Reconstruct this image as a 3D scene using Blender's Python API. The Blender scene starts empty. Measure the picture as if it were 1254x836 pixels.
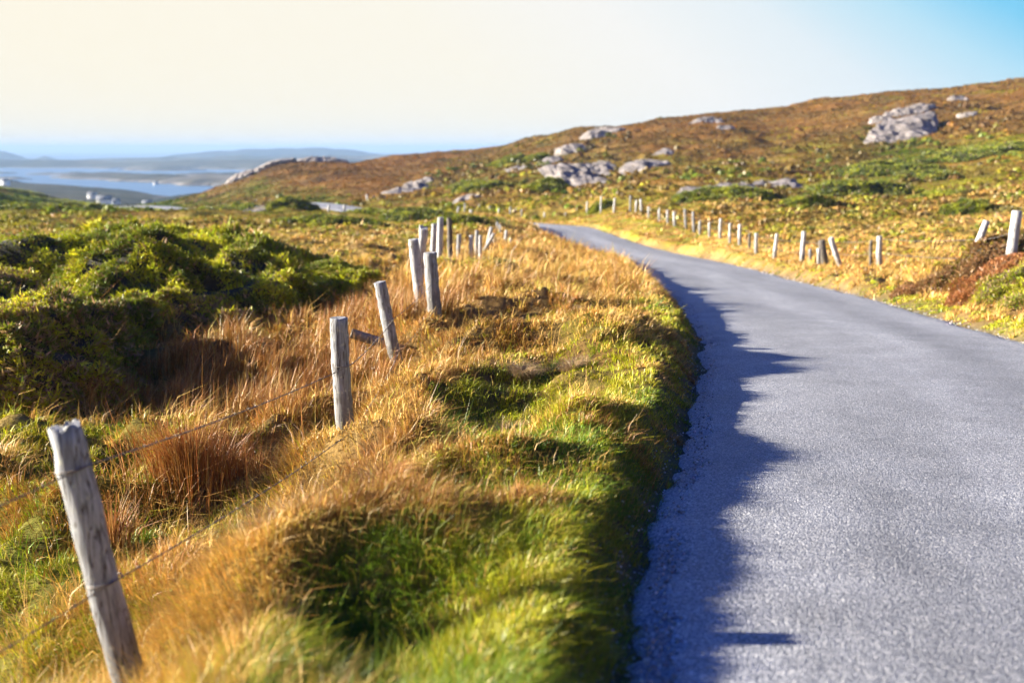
import bpy, math, random
import numpy as np
from mathutils import Vector

rng = np.random.default_rng(7)
random.seed(7)
R = math.radians
C = bpy.context.scene.collection
scene = bpy.context.scene

# ------------------------------------------------------------------ camera model
EYE = np.array([0.0, 0.0, 1.6])
F = 1219.0
PITCH = math.atan(236.0 / F)
SP, CP = math.sin(PITCH), math.cos(PITCH)
SEA_Z = -60.0


def at(px, py, d):
    """the point y = d metres ahead that the photograph shows at (px, py)"""
    cx, cy = (px - 627.0) / F, (418.0 - py) / F
    k = d / (CP + cy * SP)
    return np.array([cx * k, d, EYE[2] + k * (cy * CP - SP)])


# ------------------------------------------------------------------ noise
def _hash(ix, iy, seed):
    h = (ix * 374761393 + iy * 668265263 + seed * 974634777) & 0xFFFFFFFF
    h = ((h ^ (h >> 13)) * 1274126177) & 0xFFFFFFFF
    h = h ^ (h >> 16)
    return (h & 0xFFFF).astype(np.float64) / 65535.0


def vnoise(x, y, seed=0):
    x = np.asarray(x, float); y = np.asarray(y, float)
    ix, iy = np.floor(x).astype(np.int64), np.floor(y).astype(np.int64)
    fx, fy = x - ix, y - iy
    fx = fx * fx * fx * (fx * (fx * 6 - 15) + 10)
    fy = fy * fy * fy * (fy * (fy * 6 - 15) + 10)
    a, b = _hash(ix, iy, seed), _hash(ix + 1, iy, seed)
    c, d = _hash(ix, iy + 1, seed), _hash(ix + 1, iy + 1, seed)
    return (a + (b - a) * fx) * (1 - fy) + (c + (d - c) * fx) * fy


def fbm(x, y, seed=0, oct=4):
    s, a, t = 0.0, 1.0, 0.0
    for k in range(oct):
        s = s + a * (vnoise(x * 2 ** k + 17.3 * k, y * 2 ** k - 9.1 * k, seed + k) * 2 - 1)
        t += a
        a *= 0.5
    return s / t


def sstep(a, b, x):
    t = np.clip((x - a) / (b - a), 0, 1)
    return t * t * (3 - 2 * t)


# ------------------------------------------------------------------ road centreline
ROAD = [  # X, distance, height
    (0.7, -14, 1.05), (1.35, -8, 0.6), (2.0, -2, 0.15), (2.75, 3.2, -0.25), (3.57, 6.8, -0.53), (4.62, 11.8, -0.92), (5.02, 14, -1.09),
    (5.75, 20, -1.56), (6.15, 24.5, -1.91), (6.6, 31, -2.42), (7.35, 40, -3.12), (7.65, 47, -3.65), (7.35, 51, -3.9),
    (6.5, 56, -4.07), (5.5, 62, -4.15), (4.6, 69, -4.2), (3.7, 76, -4.3), (1.8, 83, -4.65), (-2.0, 91, -4.95), (-8, 101, -5.25),
    (-15, 113, -5.7), (-22, 127, -5.65), (-30, 140, -5.85), (-42, 157, -7.8), (-55, 180, -9.6), (-64, 198, -10.6), (-80, 226, -11.2),
    (-105, 252, -13), (-150, 275, -18)]
HW = 2.3


def catmull(pts, n=12):
    pts = np.array(pts, float)
    P = np.vstack([2 * pts[0] - pts[1], pts, 2 * pts[-1] - pts[-2]])
    out = []
    for i in range(1, len(P) - 2):
        p0, p1, p2, p3 = P[i - 1], P[i], P[i + 1], P[i + 2]
        for t in np.linspace(0, 1, n, endpoint=False):
            out.append(0.5 * ((2 * p1) + (-p0 + p2) * t + (2 * p0 - 5 * p1 + 4 * p2 - p3) * t * t + (-p0 + 3 * p1 - 3 * p2 + p3) * t ** 3))
    out.append(P[-2])
    return np.array(out)


RC = catmull(ROAD, 14)
_t = np.gradient(RC[:, :2], axis=0)
_t /= np.linalg.norm(_t, axis=1)[:, None]
RN = np.stack([_t[:, 1], -_t[:, 0]], 1)          # to the right of travel


def road_near(x, y):
    """signed distance from the centreline (right positive) and the road height there"""
    x = np.ravel(x); y = np.ravel(y)
    sd = np.empty(len(x)); zz = np.empty(len(x))
    for a in range(0, len(x), 20000):
        xs, ys = x[a:a + 20000, None], y[a:a + 20000, None]
        A, B = RC[:-1, :2], RC[1:, :2]
        AB = B - A
        L2 = (AB ** 2).sum(1)
        t = np.clip(((xs - A[:, 0]) * AB[:, 0] + (ys - A[:, 1]) * AB[:, 1]) / L2, 0, 1)
        dx, dy = xs - (A[:, 0] + t * AB[:, 0]), ys - (A[:, 1] + t * AB[:, 1])
        d2 = dx * dx + dy * dy
        j = d2.argmin(1)
        r = np.arange(len(j))
        side = AB[j, 1] * dx[r, j] - AB[j, 0] * dy[r, j]
        sd[a:a + 20000] = np.sqrt(d2[r, j]) * np.sign(side)
        zz[a:a + 20000] = RC[j, 2] + t[r, j] * (RC[j + 1, 2] - RC[j, 2])
    return sd, zz


# ------------------------------------------------------------------ terrain control points
CTRL = []
for (px, py, d) in [
    # fence line on the left and the verge in front of it
    (155, 838, 3.7), (428, 567, 7.4), (487, 446, 11.4), (535, 404, 13.0), (516, 378, 15), (540, 335, 25), (578, 327, 32), (600, 312, 42),
    (620, 300, 52), (640, 287, 64), (640, 274, 84),
    # ditch and rush bed
    (0, 836, 4.7), (-150, 800, 5.5), (100, 650, 7.0), (250, 600, 7.9), (-60, 600, 8.5), (0, 515, 10.5), (150, 492, 11.3), (300, 480, 11.4),
    (400, 432, 14), (0, 470, 12.2), (150, 430, 13.6), (300, 400, 16.5), (440, 372, 20), (430, 350, 23), (-200, 480, 12), (-300, 700, 7),
    # moor on the left
    (480, 305, 42), (450, 272, 80), (430, 267, 100), (345, 302, 38), (250, 305, 34), (120, 300, 36), (150, 264, 115), (50, 270, 90), (20, 292, 50),
    (300, 268, 100), (320, 262, 130), (410, 259, 122), (380, 257, 130), (280, 262, 165), (60, 253, 240), (0, 236, 330), (-150, 224, 340), (60, 245, 320), (120, 252, 300),
    (160, 255, 280), (200, 256, 250), (230, 250, 262), (520, 275, 78), (560, 269, 98), (500, 265, 104), (-200, 290, 50), (-250, 260, 120), (235, 255, 205),
    (180, 255, 255), (345, 252, 175),
    # brown ridge in the middle
    (262, 239, 270), (300, 220, 310), (335, 209, 330), (400, 204, 340), (480, 195, 380), (560, 191, 410), (480, 201, 310), (520, 198, 310), (560, 197, 305), (600, 191, 295), (625, 183.5, 290), (520, 192, 380), (600, 186, 340), (400, 246, 175), (470, 243, 150),
    (520, 228, 185), (440, 222, 230), (360, 228, 240), (600, 225, 160), (560, 250, 125),
    # hill on the right
    (600, 183, 360), (625, 178, 345), (650, 171, 330), (700, 162, 310), (800, 154, 300), (900, 138, 290), (1000, 126, 280), (1100, 115, 270), (1254, 98, 260), (1450, 78, 250),
    (1700, 70, 230), (700, 215, 165), (650, 250, 115), (760, 235, 105), (760, 200, 175), (850, 238, 92), (850, 190, 180), (1000, 245, 82), (950, 215, 130), (1000, 281, 56),
    (1100, 290, 46), (1200, 255, 66), (1100, 205, 135), (1200, 180, 150), (950, 160, 220), (1100, 150, 205), (1254, 130, 205), (1254, 235, 70),
    (1400, 250, 50), (1400, 180, 110),
    # fence line on the right
    (1077, 334, 31), (1010, 326, 34), (948, 316, 41), (926, 309, 45), (882, 291, 54), (857, 288, 60), (826, 277, 66), (794, 268, 73), (752, 261, 83), (693, 266, 95), (625, 267, 104),
    (1145, 348, 25), (1192, 330, 25), (1240, 332, 20), (1254, 362, 18.5), (1400, 400, 14.5)]:
    CTRL.append(at(px, py, d))
for x, y, z in [
    # verge beside the road, a hand above the tarmac
    (0.25, 3.2, -0.13), (-0.4, 3.5, -0.12), (-1.2, 3.6, -0.3), (0.75, 6, -0.32), (0.0, 6, -0.28), (-0.9, 6, -0.45), (1.5, 9, -0.5), (0.6, 9, -0.48), (-0.5, 9, -0.6),
    (2.0, 12, -0.75), (1.0, 12, -0.72), (2.7, 17, -1.1), (1.0, 17, -1.05), (3.2, 24, -1.65), (1.2, 24, -1.6), (3.8, 32, -2.25), (1.5, 32, -2.3), (4.6, 42, -2.95), (2.5, 48, -3.3),
    (4.4, 52, -3.65), (2.4, 60, -3.6), (1.2, 69, -3.45), (-0.8, 77, -3.5), (-3.8, 83, -3.9), (-8, 90, -4.8), (-0.4, 1, 0.05), (-1.5, 1, -0.25), (-0.8, -6, 0.5), (-3, -6, 0.0), (-3.4, 1, -0.7), (-12, 2, -1.4), (-12, -10, -0.6),
    # behind the camera and far to the sides
    (6, 1, 0.0), (6, -8, 0.7), (9, 4, 0.1), (10, 8, 0.1), (20, 0, 2.0), (20, -12, 2.6), (50, 0, 7.5), (100, 40, 18), (180, 60, 33), (300, 200, 45), (-40, 5, -2.5), (-120, 20, -9),
    (-300, 60, -24), (-120, -15, -6), (300, -15, 50), (8.6, 14, -0.8), (9.4, 20, -1.25), (9.9, 26, -1.7), (10.2, 33, -2.2), (10.6, 42, -2.8),
    # the land falls to the sea on the far side
    (-200, 420, -26), (-60, 480, -22), (-350, 420, -28), (-500, 300, -32), (40, 520, -18), (160, 470, -5), (300, 460, 8), (500, 420, 20), (-300, 620, -52), (-100, 700, -58),
    (100, 760, -58), (400, 800, -56), (-700, 600, -62), (-800, 250, -55), (800, 800, -50), (-300, 900, -75), (100, 1000, -80), (700, 1000, -80), (-850, 1000, -85), (800, 300, 40), (800, 0, 60), (-850, -10, -50)]:
    CTRL.append(np.array([x, y, z], float))
CTRL = np.array(CTRL)
WS = 3.0


def warp(x, y):
    return np.arcsinh(np.asarray(x) / WS), np.arcsinh(np.asarray(y) / WS)


def pwarp(x, y):
    """the same, with a width that grows with distance, so far ground stays smooth across the view"""
    x = np.asarray(x, float); y = np.asarray(y, float)
    return 1.6 * np.arcsinh(x / (WS + 0.30 * np.maximum(y, 0))), np.arcsinh(y / WS)


def _tps_fit(P, lam=0.0015):
    u, v = pwarp(P[:, 0], P[:, 1])
    n = len(u)
    r2 = (u[:, None] - u) ** 2 + (v[:, None] - v) ** 2
    K = 0.5 * r2 * np.log(r2 + 1e-12)
    # heights are measured in units that grow with distance, so smooth them that way too
    sc = 1.0 + 0.0 * np.hypot(P[:, 0], P[:, 1])
    A = np.zeros((n + 3, n + 3))
    A[:n, :n] = K + lam * np.diag(sc)
    A[:n, n:] = np.stack([np.ones(n), u, v], 1)
    A[n:, :n] = A[:n, n:].T
    w = np.linalg.solve(A, np.concatenate([P[:, 2], np.zeros(3)]))
    return u, v, w


TU, TV, TW = _tps_fit(CTRL)


def tps(u, v):
    out = np.empty(len(u))
    n = len(TU)
    for a in range(0, len(u), 30000):
        r2 = (u[a:a + 30000, None] - TU) ** 2 + (v[a:a + 30000, None] - TV) ** 2
        out[a:a + 30000] = (0.5 * r2 * np.log(r2 + 1e-12)) @ TW[:n] + TW[n] + TW[n + 1] * u[a:a + 30000] + TW[n + 2] * v[a:a + 30000]
    return out


NU, NV = 860, 820
U0, U1 = np.arcsinh(-850 / WS), np.arcsinh(800 / WS)
V0, V1 = np.arcsinh(-14 / WS), np.arcsinh(1000 / WS)
gu, gv = np.linspace(U0, U1, NU), np.linspace(V0, V1, NV)
GU, GV = np.meshgrid(gu, gv)
GX, GY = np.sinh(GU) * WS, np.sinh(GV) * WS
gx, gy = GX.ravel(), GY.ravel()
H = tps(*pwarp(gx, gy))
dist = np.hypot(gx, gy)
SD = np.full(len(gx), 99.0); RZ = np.zeros(len(gx))
near = np.zeros(len(gx), bool)
for k in range(0, len(RC), 8):
    near |= (np.abs(gx - RC[k, 0]) < 14) & (np.abs(gy - RC[k, 1]) < 14)
SD[near], RZ[near] = road_near(gx[near], gy[near])
off = np.abs(SD) - HW                                           # metres outside the tarmac
# hummocks: small near, larger far away
a1 = sstep(0.15, 1.0, off)
hum = 0.5 - np.abs(fbm(gx * 0.62 + 3, gy * 0.62, 11, 2))
H += a1 * (1 + 0.5 * sstep(16, 9, dist) - 0.30 * sstep(6.5, 4.0, dist)) * (0.42 * hum - 0.10 + 0.22 * fbm(gx * 0.9, gy * 0.9, 18, 3)) * sstep(70, 25, dist)
H += a1 * (0.13 * fbm(gx * 1.9, gy * 1.9, 12, 3) + 0.05 * (0.5 - np.abs(fbm(gx * 3.4, gy * 3.4, 23, 2)))) * sstep(30, 10, dist)
lefthand = sstep(0.5, 2.5, -SD - HW - 2.2 + np.where(SD > 50, 0, 0)) * (SD < 0) + (SD > 50)
m1 = sstep(2.5, 6, off)
H += m1 * sstep(9, 30, dist) * (0.42 * fbm(gx * 0.22, gy * 0.22, 13, 4) + 0.2 * np.abs(fbm(gx * 0.6, gy * 0.6, 14, 3)))
H += m1 * sstep(40, 120, dist) * (0.8 * fbm(gx * 0.07, gy * 0.07, 15, 4) + 0.35 * fbm(gx * 0.28, gy * 0.28, 19, 3))
H += m1 * sstep(120, 260, dist) * 1.1 * fbm(gx * 0.045, gy * 0.045, 16, 4)
w = sstep(-0.1, 0.5, off) * 0.75 + sstep(0.3, 2.2, off) * 0.25
# a soft kerb of turf rises beside the tarmac on the left, almost nothing on the right
turf = np.where(SD < 0, 0.16, 0.03) * sstep(0.0, 0.35, off) * sstep(60, 30, dist)
H = np.where(near, (RZ - 0.07) * (1 - w) + np.maximum(H, RZ - 0.6 * off - 0.4) * w + turf * (1 - sstep(0.6, 1.6, off)), H)
H = np.where(H > 26, 26 + 9 * np.tanh((H - 26) / 12), H)
HG = H.reshape(NV, NU)
OG = np.where(near, off, 50.0).reshape(NV, NU)
SG = SD.reshape(NV, NU)


def _bil(G, x, y):
    u, v = warp(x, y)
    fu = np.clip((u - U0) / (U1 - U0) * (NU - 1), 0, NU - 1.001)
    fv = np.clip((v - V0) / (V1 - V0) * (NV - 1), 0, NV - 1.001)
    iu, iv = fu.astype(int), fv.astype(int)
    fu, fv = fu - iu, fv - iv
    return (G[iv, iu] * (1 - fu) + G[iv, iu + 1] * fu) * (1 - fv) + (G[iv + 1, iu] * (1 - fu) + G[iv + 1, iu + 1] * fu) * fv


def ground_z(x, y): return _bil(HG, np.asarray(x, float), np.asarray(y, float))
def road_off(x, y): return _bil(OG, np.asarray(x, float), np.asarray(y, float))
def road_side(x, y): return _bil(SG, np.asarray(x, float), np.asarray(y, float))


# ------------------------------------------------------------------ what grows where: a palette mixed by place
PAL = np.array([
    (0.52, 0.325, 0.090),  # 0 straw
    (0.27, 0.122, 0.026),  # 1 rust
    (0.31, 0.31, 0.012),  # 2 yellow green
    (0.095, 0.18, 0.008), # 3 green
    (0.042, 0.070, 0.010), # 4 gorse dark
    (0.145, 0.084, 0.027)])# 5 heather brown
ZON = []
for px, py, d, w6 in [
    (60, 246, 240, (0, 0, 3, 4, 1, 0)), (130, 241, 290, (0, 0, 1, 3, 2, 1)), (0, 230, 320, (0, 1, 0, 1, 3, 2)), (60, 270, 100, (3, 1, 3, 2, 1, 2)), (20, 292, 50, (3, 1, 3, 2, 0, 2)),
    (160, 262, 120, (1, 3, 1, 2, 0, 2)), (130, 300, 36, (2, 1, 3, 2, 1, 1)), (300, 268, 100, (3, 1, 4, 1, 0, 1)), (350, 300, 38, (4, 0, 3, 0, 0, 1)), (450, 295, 46, (4, 1, 2, 1, 0, 1)),
    (450, 275, 75, (2, 1, 3, 1, 1, 2)), (400, 265, 110, (2, 1, 2, 1, 1, 2)), (540, 275, 85, (3, 1, 4, 0, 0, 1)), (300, 240, 250, (1, 2, 1, 2, 1, 2)), (380, 245, 185, (1, 2, 1, 2, 1, 2)), (440, 222, 230, (1, 6, 0, 0, 0, 2)),
    (330, 215, 310, (0, 4, 0, 0, 1, 4)), (480, 205, 330, (1, 6, 0, 0, 0, 2)), (530, 225, 190, (2, 4, 1, 1, 0, 3)), (600, 200, 260, (1, 3, 1, 1, 1, 4)), (600, 240, 135, (2, 4, 3, 1, 0, 2)), (622, 250, 115, (3, 3, 3, 0, 0, 1)), (600, 258, 108, (3, 2, 4, 0, 0, 1)), (680, 245, 115, (2, 3, 3, 1, 0, 2)),
    (640, 215, 170, (1, 3, 2, 1, 1, 3)), (700, 180, 240, (1, 3, 1, 1, 1, 4)), (800, 165, 270, (1, 4, 0, 0, 1, 5)), (800, 215, 140, (2, 3, 2, 1, 0, 3)), (900, 225, 110, (1, 3, 2, 1, 1, 3)), (900, 160, 240, (1, 4, 1, 0, 0, 5)),
    (1000, 200, 150, (1, 3, 2, 1, 1, 3)), (1000, 150, 230, (1, 4, 1, 0, 0, 4)), (1100, 205, 135, (1, 1, 2, 3, 3, 2)), (1050, 235, 95, (2, 2, 3, 2, 1, 2)), (1200, 200, 130, (1, 3, 3, 1, 1, 2)), (1200, 140, 200, (1, 4, 1, 0, 0, 4)),
    (1200, 255, 66, (4, 2, 2, 1, 1, 3)), (1000, 265, 65, (3, 1, 3, 1, 1, 3)), (1080, 280, 50, (4, 1, 2, 1, 0, 3)), (900, 265, 75, (3, 2, 2, 1, 1, 2)), (1030, 315, 36, (6, 4, 0, 0, 0, 1)), (1120, 325, 27, (6, 2, 1, 0, 0, 1)),
    (1190, 318, 24, (1, 4, 1, 0, 1, 4)), (1245, 330, 19, (1, 3, 1, 1, 1, 3)), (930, 320, 44, (5, 2, 2, 0, 0, 0)), (810, 280, 66, (2, 2, 3, 1, 0, 0)), (740, 265, 80, (2, 2, 3, 1, 0, 1)), (690, 330, 28, (5, 4, 0, 0, 0, 0)), (640, 350, 20, (5, 4, 0, 0, 0, 0)), (750, 345, 24, (3, 2, 2, 1, 0, 0)),
    (640, 300, 50, (3, 2, 2, 1, 0, 1)), (650, 285, 66, (2, 3, 2, 2, 0, 1)), (580, 370, 16, (6, 4, 0, 0, 0, 0)), (470, 400, 15, (4, 6, 0, 0, 0, 0)), (330, 440, 13, (4, 6, 0, 0, 0, 0)), (500, 480, 9.5, (5, 4, 1, 0, 0, 0)), (420, 600, 6.6, (6, 4, 1, 0, 0, 0)),
    (250, 560, 8.5, (3, 4, 3, 1, 0, 0)), (100, 530, 9.6, (3, 1, 5, 1, 0, 0)), (40, 540, 9.5, (2, 1, 6, 1, 0, 0)), (150, 620, 7.5, (1, 1, 6, 3, 0, 1)), (40, 680, 6.4, (0, 1, 6, 3, 1, 1)), (60, 800, 4.8, (1, 2, 6, 2, 0, 1)), (300, 720, 4.6, (6, 2, 2, 0, 0, 0)), (350, 660, 5.3, (6, 3, 1, 0, 0, 0)),
    (480, 620, 5.6, (4, 5, 1, 0, 0, 0)), (560, 500, 8, (2, 1, 4, 2, 0, 0)), (600, 560, 6.2, (1, 1, 4, 3, 0, 0)), (700, 520, 7, (2, 1, 5, 2, 0, 0)), (680, 600, 5, (2, 3, 4, 1, 0, 0)), (760, 600, 5, (2, 3, 3, 2, 0, 0)), (450, 740, 4.1, (2, 2, 4, 4, 0, 0)), (600, 720, 3.9, (2, 3, 3, 2, 0, 0)),
    (700, 780, 3.3, (3, 5, 2, 1, 0, 0)), (640, 430, 11, (4, 3, 2, 1, 0, 0)), (730, 430, 11, (2, 1, 5, 1, 0, 0)), (780, 440, 11, (3, 2, 4, 1, 0, 0)), (740, 370, 17, (2, 1, 4, 1, 0, 0)), (1100, 385, 19, (4, 1, 4, 0, 0, 0)), (1200, 380, 17, (6, 2, 2, 0, 0, 0)), (1254, 400, 15, (5, 1, 3, 0, 0, 0))]:
    p = at(px, py, d)
    ZON.append((*pwarp(p[0], p[1]), *(np.array(w6, float) / sum(w6))))
ZON = np.array(ZON)


def zone_weights(x, y):
    x = np.asarray(x, float); y = np.asarray(y, float)
    u, v = pwarp(x, y)
    u = u + 0.06 * fbm(u * 9, v * 9, 31, 3); v = v + 0.04 * fbm(u * 9, v * 9, 37, 3)
    W = np.empty((len(u), 6))
    for a in range(0, len(u), 40000):
        d2 = (u[a:a + 40000, None] - ZON[:, 0]) ** 2 + (v[a:a + 40000, None] - ZON[:, 1]) ** 2
        k = 1.0 / (d2 + 0.002) ** 2
        W[a:a + 40000] = (k @ ZON[:, 2:]) / k.sum(1)[:, None]
    return W


def pick(W, x, y, s1=0.9, sharp=1.6, seed=50, gum=0.55):
    """a palette index per point: likely kinds grow in patches"""
    g = np.empty_like(W)
    for j in range(6):
        n = 0.5 + 0.5 * fbm(x * s1, y * s1, seed + 7 * j, 3)
        n2 = rng.random(len(x))
        g[:, j] = np.log(W[:, j] + 1e-4) + sharp * 3.2 * n - gum * np.log(-np.log(n2 + 1e-9) + 1e-9)
    return g.argmax(1)


# ------------------------------------------------------------------ mesh helpers
def mesh_np(name, V, tris=None, quads=None, col=None, mat=None, parent=None, smooth=False, uv=None):
    V = np.asarray(V, np.float32)
    me = bpy.data.meshes.new(name)
    loops, starts, n = [], [], 0
    if quads is not None and len(quads):
        q = np.asarray(quads, np.int32); loops.append(q.ravel()); starts.append(np.arange(len(q)) * 4); n += len(q) * 4
    if tris is not None and len(tris):
        t = np.asarray(tris, np.int32); loops.append(t.ravel()); starts.append(n + np.arange(len(t)) * 3)
    L = np.concatenate(loops).astype(np.int32); S = np.concatenate(starts).astype(np.int32)
    me.vertices.add(len(V)); me.vertices.foreach_set('co', V.ravel())
    me.loops.add(len(L)); me.loops.foreach_set('vertex_index', L)
    me.polygons.add(len(S)); me.polygons.foreach_set('loop_start', S)
    if col is not None:
        a = me.attributes.new('Col', 'FLOAT_COLOR', 'POINT')
        c = np.ones((len(V), 4), np.float32); c[:, :3] = col
        a.data.foreach_set('color', c.ravel())
    if uv is not None:
        l = me.uv_layers.new(name='UVMap')
        l.data.foreach_set('uv', np.asarray(uv, np.float32)[L].ravel())
    me.update(calc_edges=True)
    if smooth:
        me.polygons.foreach_set('use_smooth', np.ones(len(S), bool))
    if mat: me.materials.append(mat)
    o = bpy.data.objects.new(name, me); C.objects.link(o)
    if parent: o.parent = parent
    return o


def tag(o, label=None, cat=None, group=None, kind=None):
    if label: o['label'] = label
    if cat: o['category'] = cat
    if group: o['group'] = group
    if kind: o['kind'] = kind
    return o


def empty(name, loc):
    o = bpy.data.objects.new(name, None); C.objects.link(o); o.location = loc
    o.empty_display_size = 0.2
    return o


# ------------------------------------------------------------------ materials
class NT:
    def __init__(s, name):
        s.m = bpy.data.materials.new(name); s.m.use_nodes = True
        s.t = s.m.node_tree; s.t.nodes.clear()
    def n(s, typ, **kw):
        nd = s.t.nodes.new(typ)
        for k, v in kw.items():
            if k in nd.inputs.keys() if isinstance(k, str) else False: nd.inputs[k].default_value = v
            else: setattr(nd, k, v)
        return nd
    def l(s, a, b): s.t.links.new(a, b)
    def out(s, sh):
        o = s.n('ShaderNodeOutputMaterial'); s.l(sh, o.inputs['Surface']); return s.m
    def mixc(s, fac, a, b, mode='MIX'):
        nd = s.n('ShaderNodeMix', data_type='RGBA', blend_type=mode)
        for sock, val in ((nd.inputs[0], fac), (nd.inputs[6], a), (nd.inputs[7], b)):
            if hasattr(val, 'is_output'): s.l(val, sock)
            elif isinstance(val, (int, float)): sock.default_value = val
            else: sock.default_value = (*val, 1)
        return nd.outputs[2]
    def ramp(s, fac, stops):
        nd = s.n('ShaderNodeValToRGB'); s.l(fac, nd.inputs[0])
        e = nd.color_ramp.elements
        while len(e) < len(stops): e.new(0.5)
        for k, (p, c) in enumerate(stops):
            e[k].position = p; e[k].color = (*(c if not isinstance(c, (int, float)) else (c, c, c)), 1)
        return nd.outputs[0]


def leaf_mat(name, trans=0.35, gloss=0.06):
    t = NT(name)
    a = t.n('ShaderNodeAttribute', attribute_name='Col')
    d = t.n('ShaderNodeBsdfDiffuse'); t.l(a.outputs[0], d.inputs[0])
    tr = t.n('ShaderNodeBsdfTranslucent'); t.l(t.mixc(1.0, a.outputs[0], (1.0, 1.0, 0.75), 'MULTIPLY'), tr.inputs[0])
    m = t.n('ShaderNodeMixShader'); m.inputs[0].default_value = trans
    t.l(d.outputs[0], m.inputs[1]); t.l(tr.outputs[0], m.inputs[2])
    g = t.n('ShaderNodeBsdfGlossy'); g.inputs['Roughness'].default_value = 0.45; g.inputs[0].default_value = (0.9, 0.9, 0.9, 1)
    m2 = t.n('ShaderNodeMixShader'); m2.inputs[0].default_value = gloss
    t.l(m.outputs[0], m2.inputs[1]); t.l(g.outputs[0], m2.inputs[2])
    return t.out(m2.outputs[0])


def ground_mat():
    t = NT('moor_ground')
    a = t.n('ShaderNodeAttribute', attribute_name='Col')
    tc = t.n('ShaderNodeTexCoord')
    n1 = t.n('ShaderNodeTexNoise'); n1.inputs['Scale'].default_value = 3.0; n1.inputs['Detail'].default_value = 8; n1.inputs['Roughness'].default_value = 0.7
    t.l(tc.outputs['Object'], n1.inputs['Vector'])
    n2 = t.n('ShaderNodeTexNoise'); n2.inputs['Scale'].default_value = 0.5; n2.inputs['Detail'].default_value = 6
    t.l(tc.outputs['Object'], n2.inputs['Vector'])
    v = t.ramp(n1.outputs[0], [(0.3, 0.55), (0.7, 1.4)])
    v2 = t.ramp(n2.outputs[0], [(0.3, 0.75), (0.7, 1.25)])
    c = t.mixc(1.0, t.mixc(1.0, a.outputs[0], v, 'MULTIPLY'), v2, 'MULTIPLY')
    b = t.n('ShaderNodeBump'); b.inputs['Strength'].default_value = 0.9; b.inputs['Distance'].default_value = 0.12
    t.l(n1.outputs[0], b.inputs['Height'])
    p = t.n('ShaderNodeBsdfPrincipled'); p.inputs['Roughness'].default_value = 1.0; p.inputs['Specular IOR Level'].default_value = 0.1
    t.l(c, p.inputs['Base Color']); t.l(b.outputs[0], p.inputs['Normal'])
    return t.out(p.outputs[0])


def road_mat():
    t = NT('chip_seal')
    uv = t.n('ShaderNodeUVMap', uv_map='UVMap')
    vo = t.n('ShaderNodeTexVoronoi'); vo.inputs['Scale'].default_value = 115
    t.l(uv.outputs[0], vo.inputs['Vector'])
    vb = t.n('ShaderNodeTexVoronoi'); vb.inputs['Scale'].default_value = 26
    t.l(uv.outputs[0], vb.inputs['Vector'])
    st = t.ramp(vo.outputs['Color'], [(0.0, (0.070, 0.077, 0.092)), (0.42, (0.162, 0.172, 0.194)), (0.8, (0.32, 0.328, 0.342)), (1.0, (0.60, 0.59, 0.57))])
    mp = t.n('ShaderNodeMapping'); mp.inputs['Scale'].default_value = (0.9, 0.10, 1)
    t.l(uv.outputs[0], mp.inputs['Vector'])
    n1 = t.n('ShaderNodeTexNoise'); n1.inputs['Scale'].default_value = 1.0; n1.inputs['Detail'].default_value = 5
    t.l(mp.outputs[0], n1.inputs['Vector'])
    n2 = t.n('ShaderNodeTexNoise'); n2.inputs['Scale'].default_value = 1.6; n2.inputs['Detail'].default_value = 8; n2.inputs['Roughness'].default_value = 0.65
    t.l(uv.outputs[0], n2.inputs['Vector'])
    c = t.mixc(1.0, st, t.ramp(n1.outputs[0], [(0.30, 0.80), (0.70, 1.22)]), 'MULTIPLY')
    c = t.mixc(1.0, c, t.ramp(n2.outputs[0], [(0.3, 0.82), (0.7, 1.18)]), 'MULTIPLY')
    # wheel tracks worn darker, a paler crown between them, grit at the edges
    sp = t.n('ShaderNodeSeparateXYZ'); t.l(uv.outputs[0], sp.inputs[0])
    mr = t.n('ShaderNodeMapRange'); mr.inputs[1].default_value = -2.4; mr.inputs[2].default_value = 2.4
    t.l(sp.outputs[0], mr.inputs[0])
    band = t.ramp(mr.outputs[0], [(0.0, 1.25), (0.12, 1.1), (0.26, 0.88), (0.38, 1.0), (0.5, 1.12), (0.62, 0.98), (0.74, 0.88), (0.9, 1.1), (1.0, 1.2)])
    c = t.mixc(1.0, c, band, 'MULTIPLY')
    ad = t.n('ShaderNodeMath', operation='ADD'); t.l(vo.outputs['Distance'], ad.inputs[0])
    ml = t.n('ShaderNodeMath', operation='MULTIPLY'); ml.inputs[1].default_value = 0.6; t.l(vb.outputs['Distance'], ml.inputs[0]); t.l(ml.outputs[0], ad.inputs[1])
    b = t.n('ShaderNodeBump'); b.invert = True; b.inputs['Strength'].default_value = 0.6; b.inputs['Distance'].default_value = 0.008
    t.l(ad.outputs[0], b.inputs['Height'])
    p = t.n('ShaderNodeBsdfPrincipled'); p.inputs['Roughness'].default_value = 0.62; p.inputs['Specular IOR Level'].default_value = 0.35
    t.l(c, p.inputs['Base Color']); t.l(b.outputs[0], p.inputs['Normal'])
    return t.out(p.outputs[0])


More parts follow.
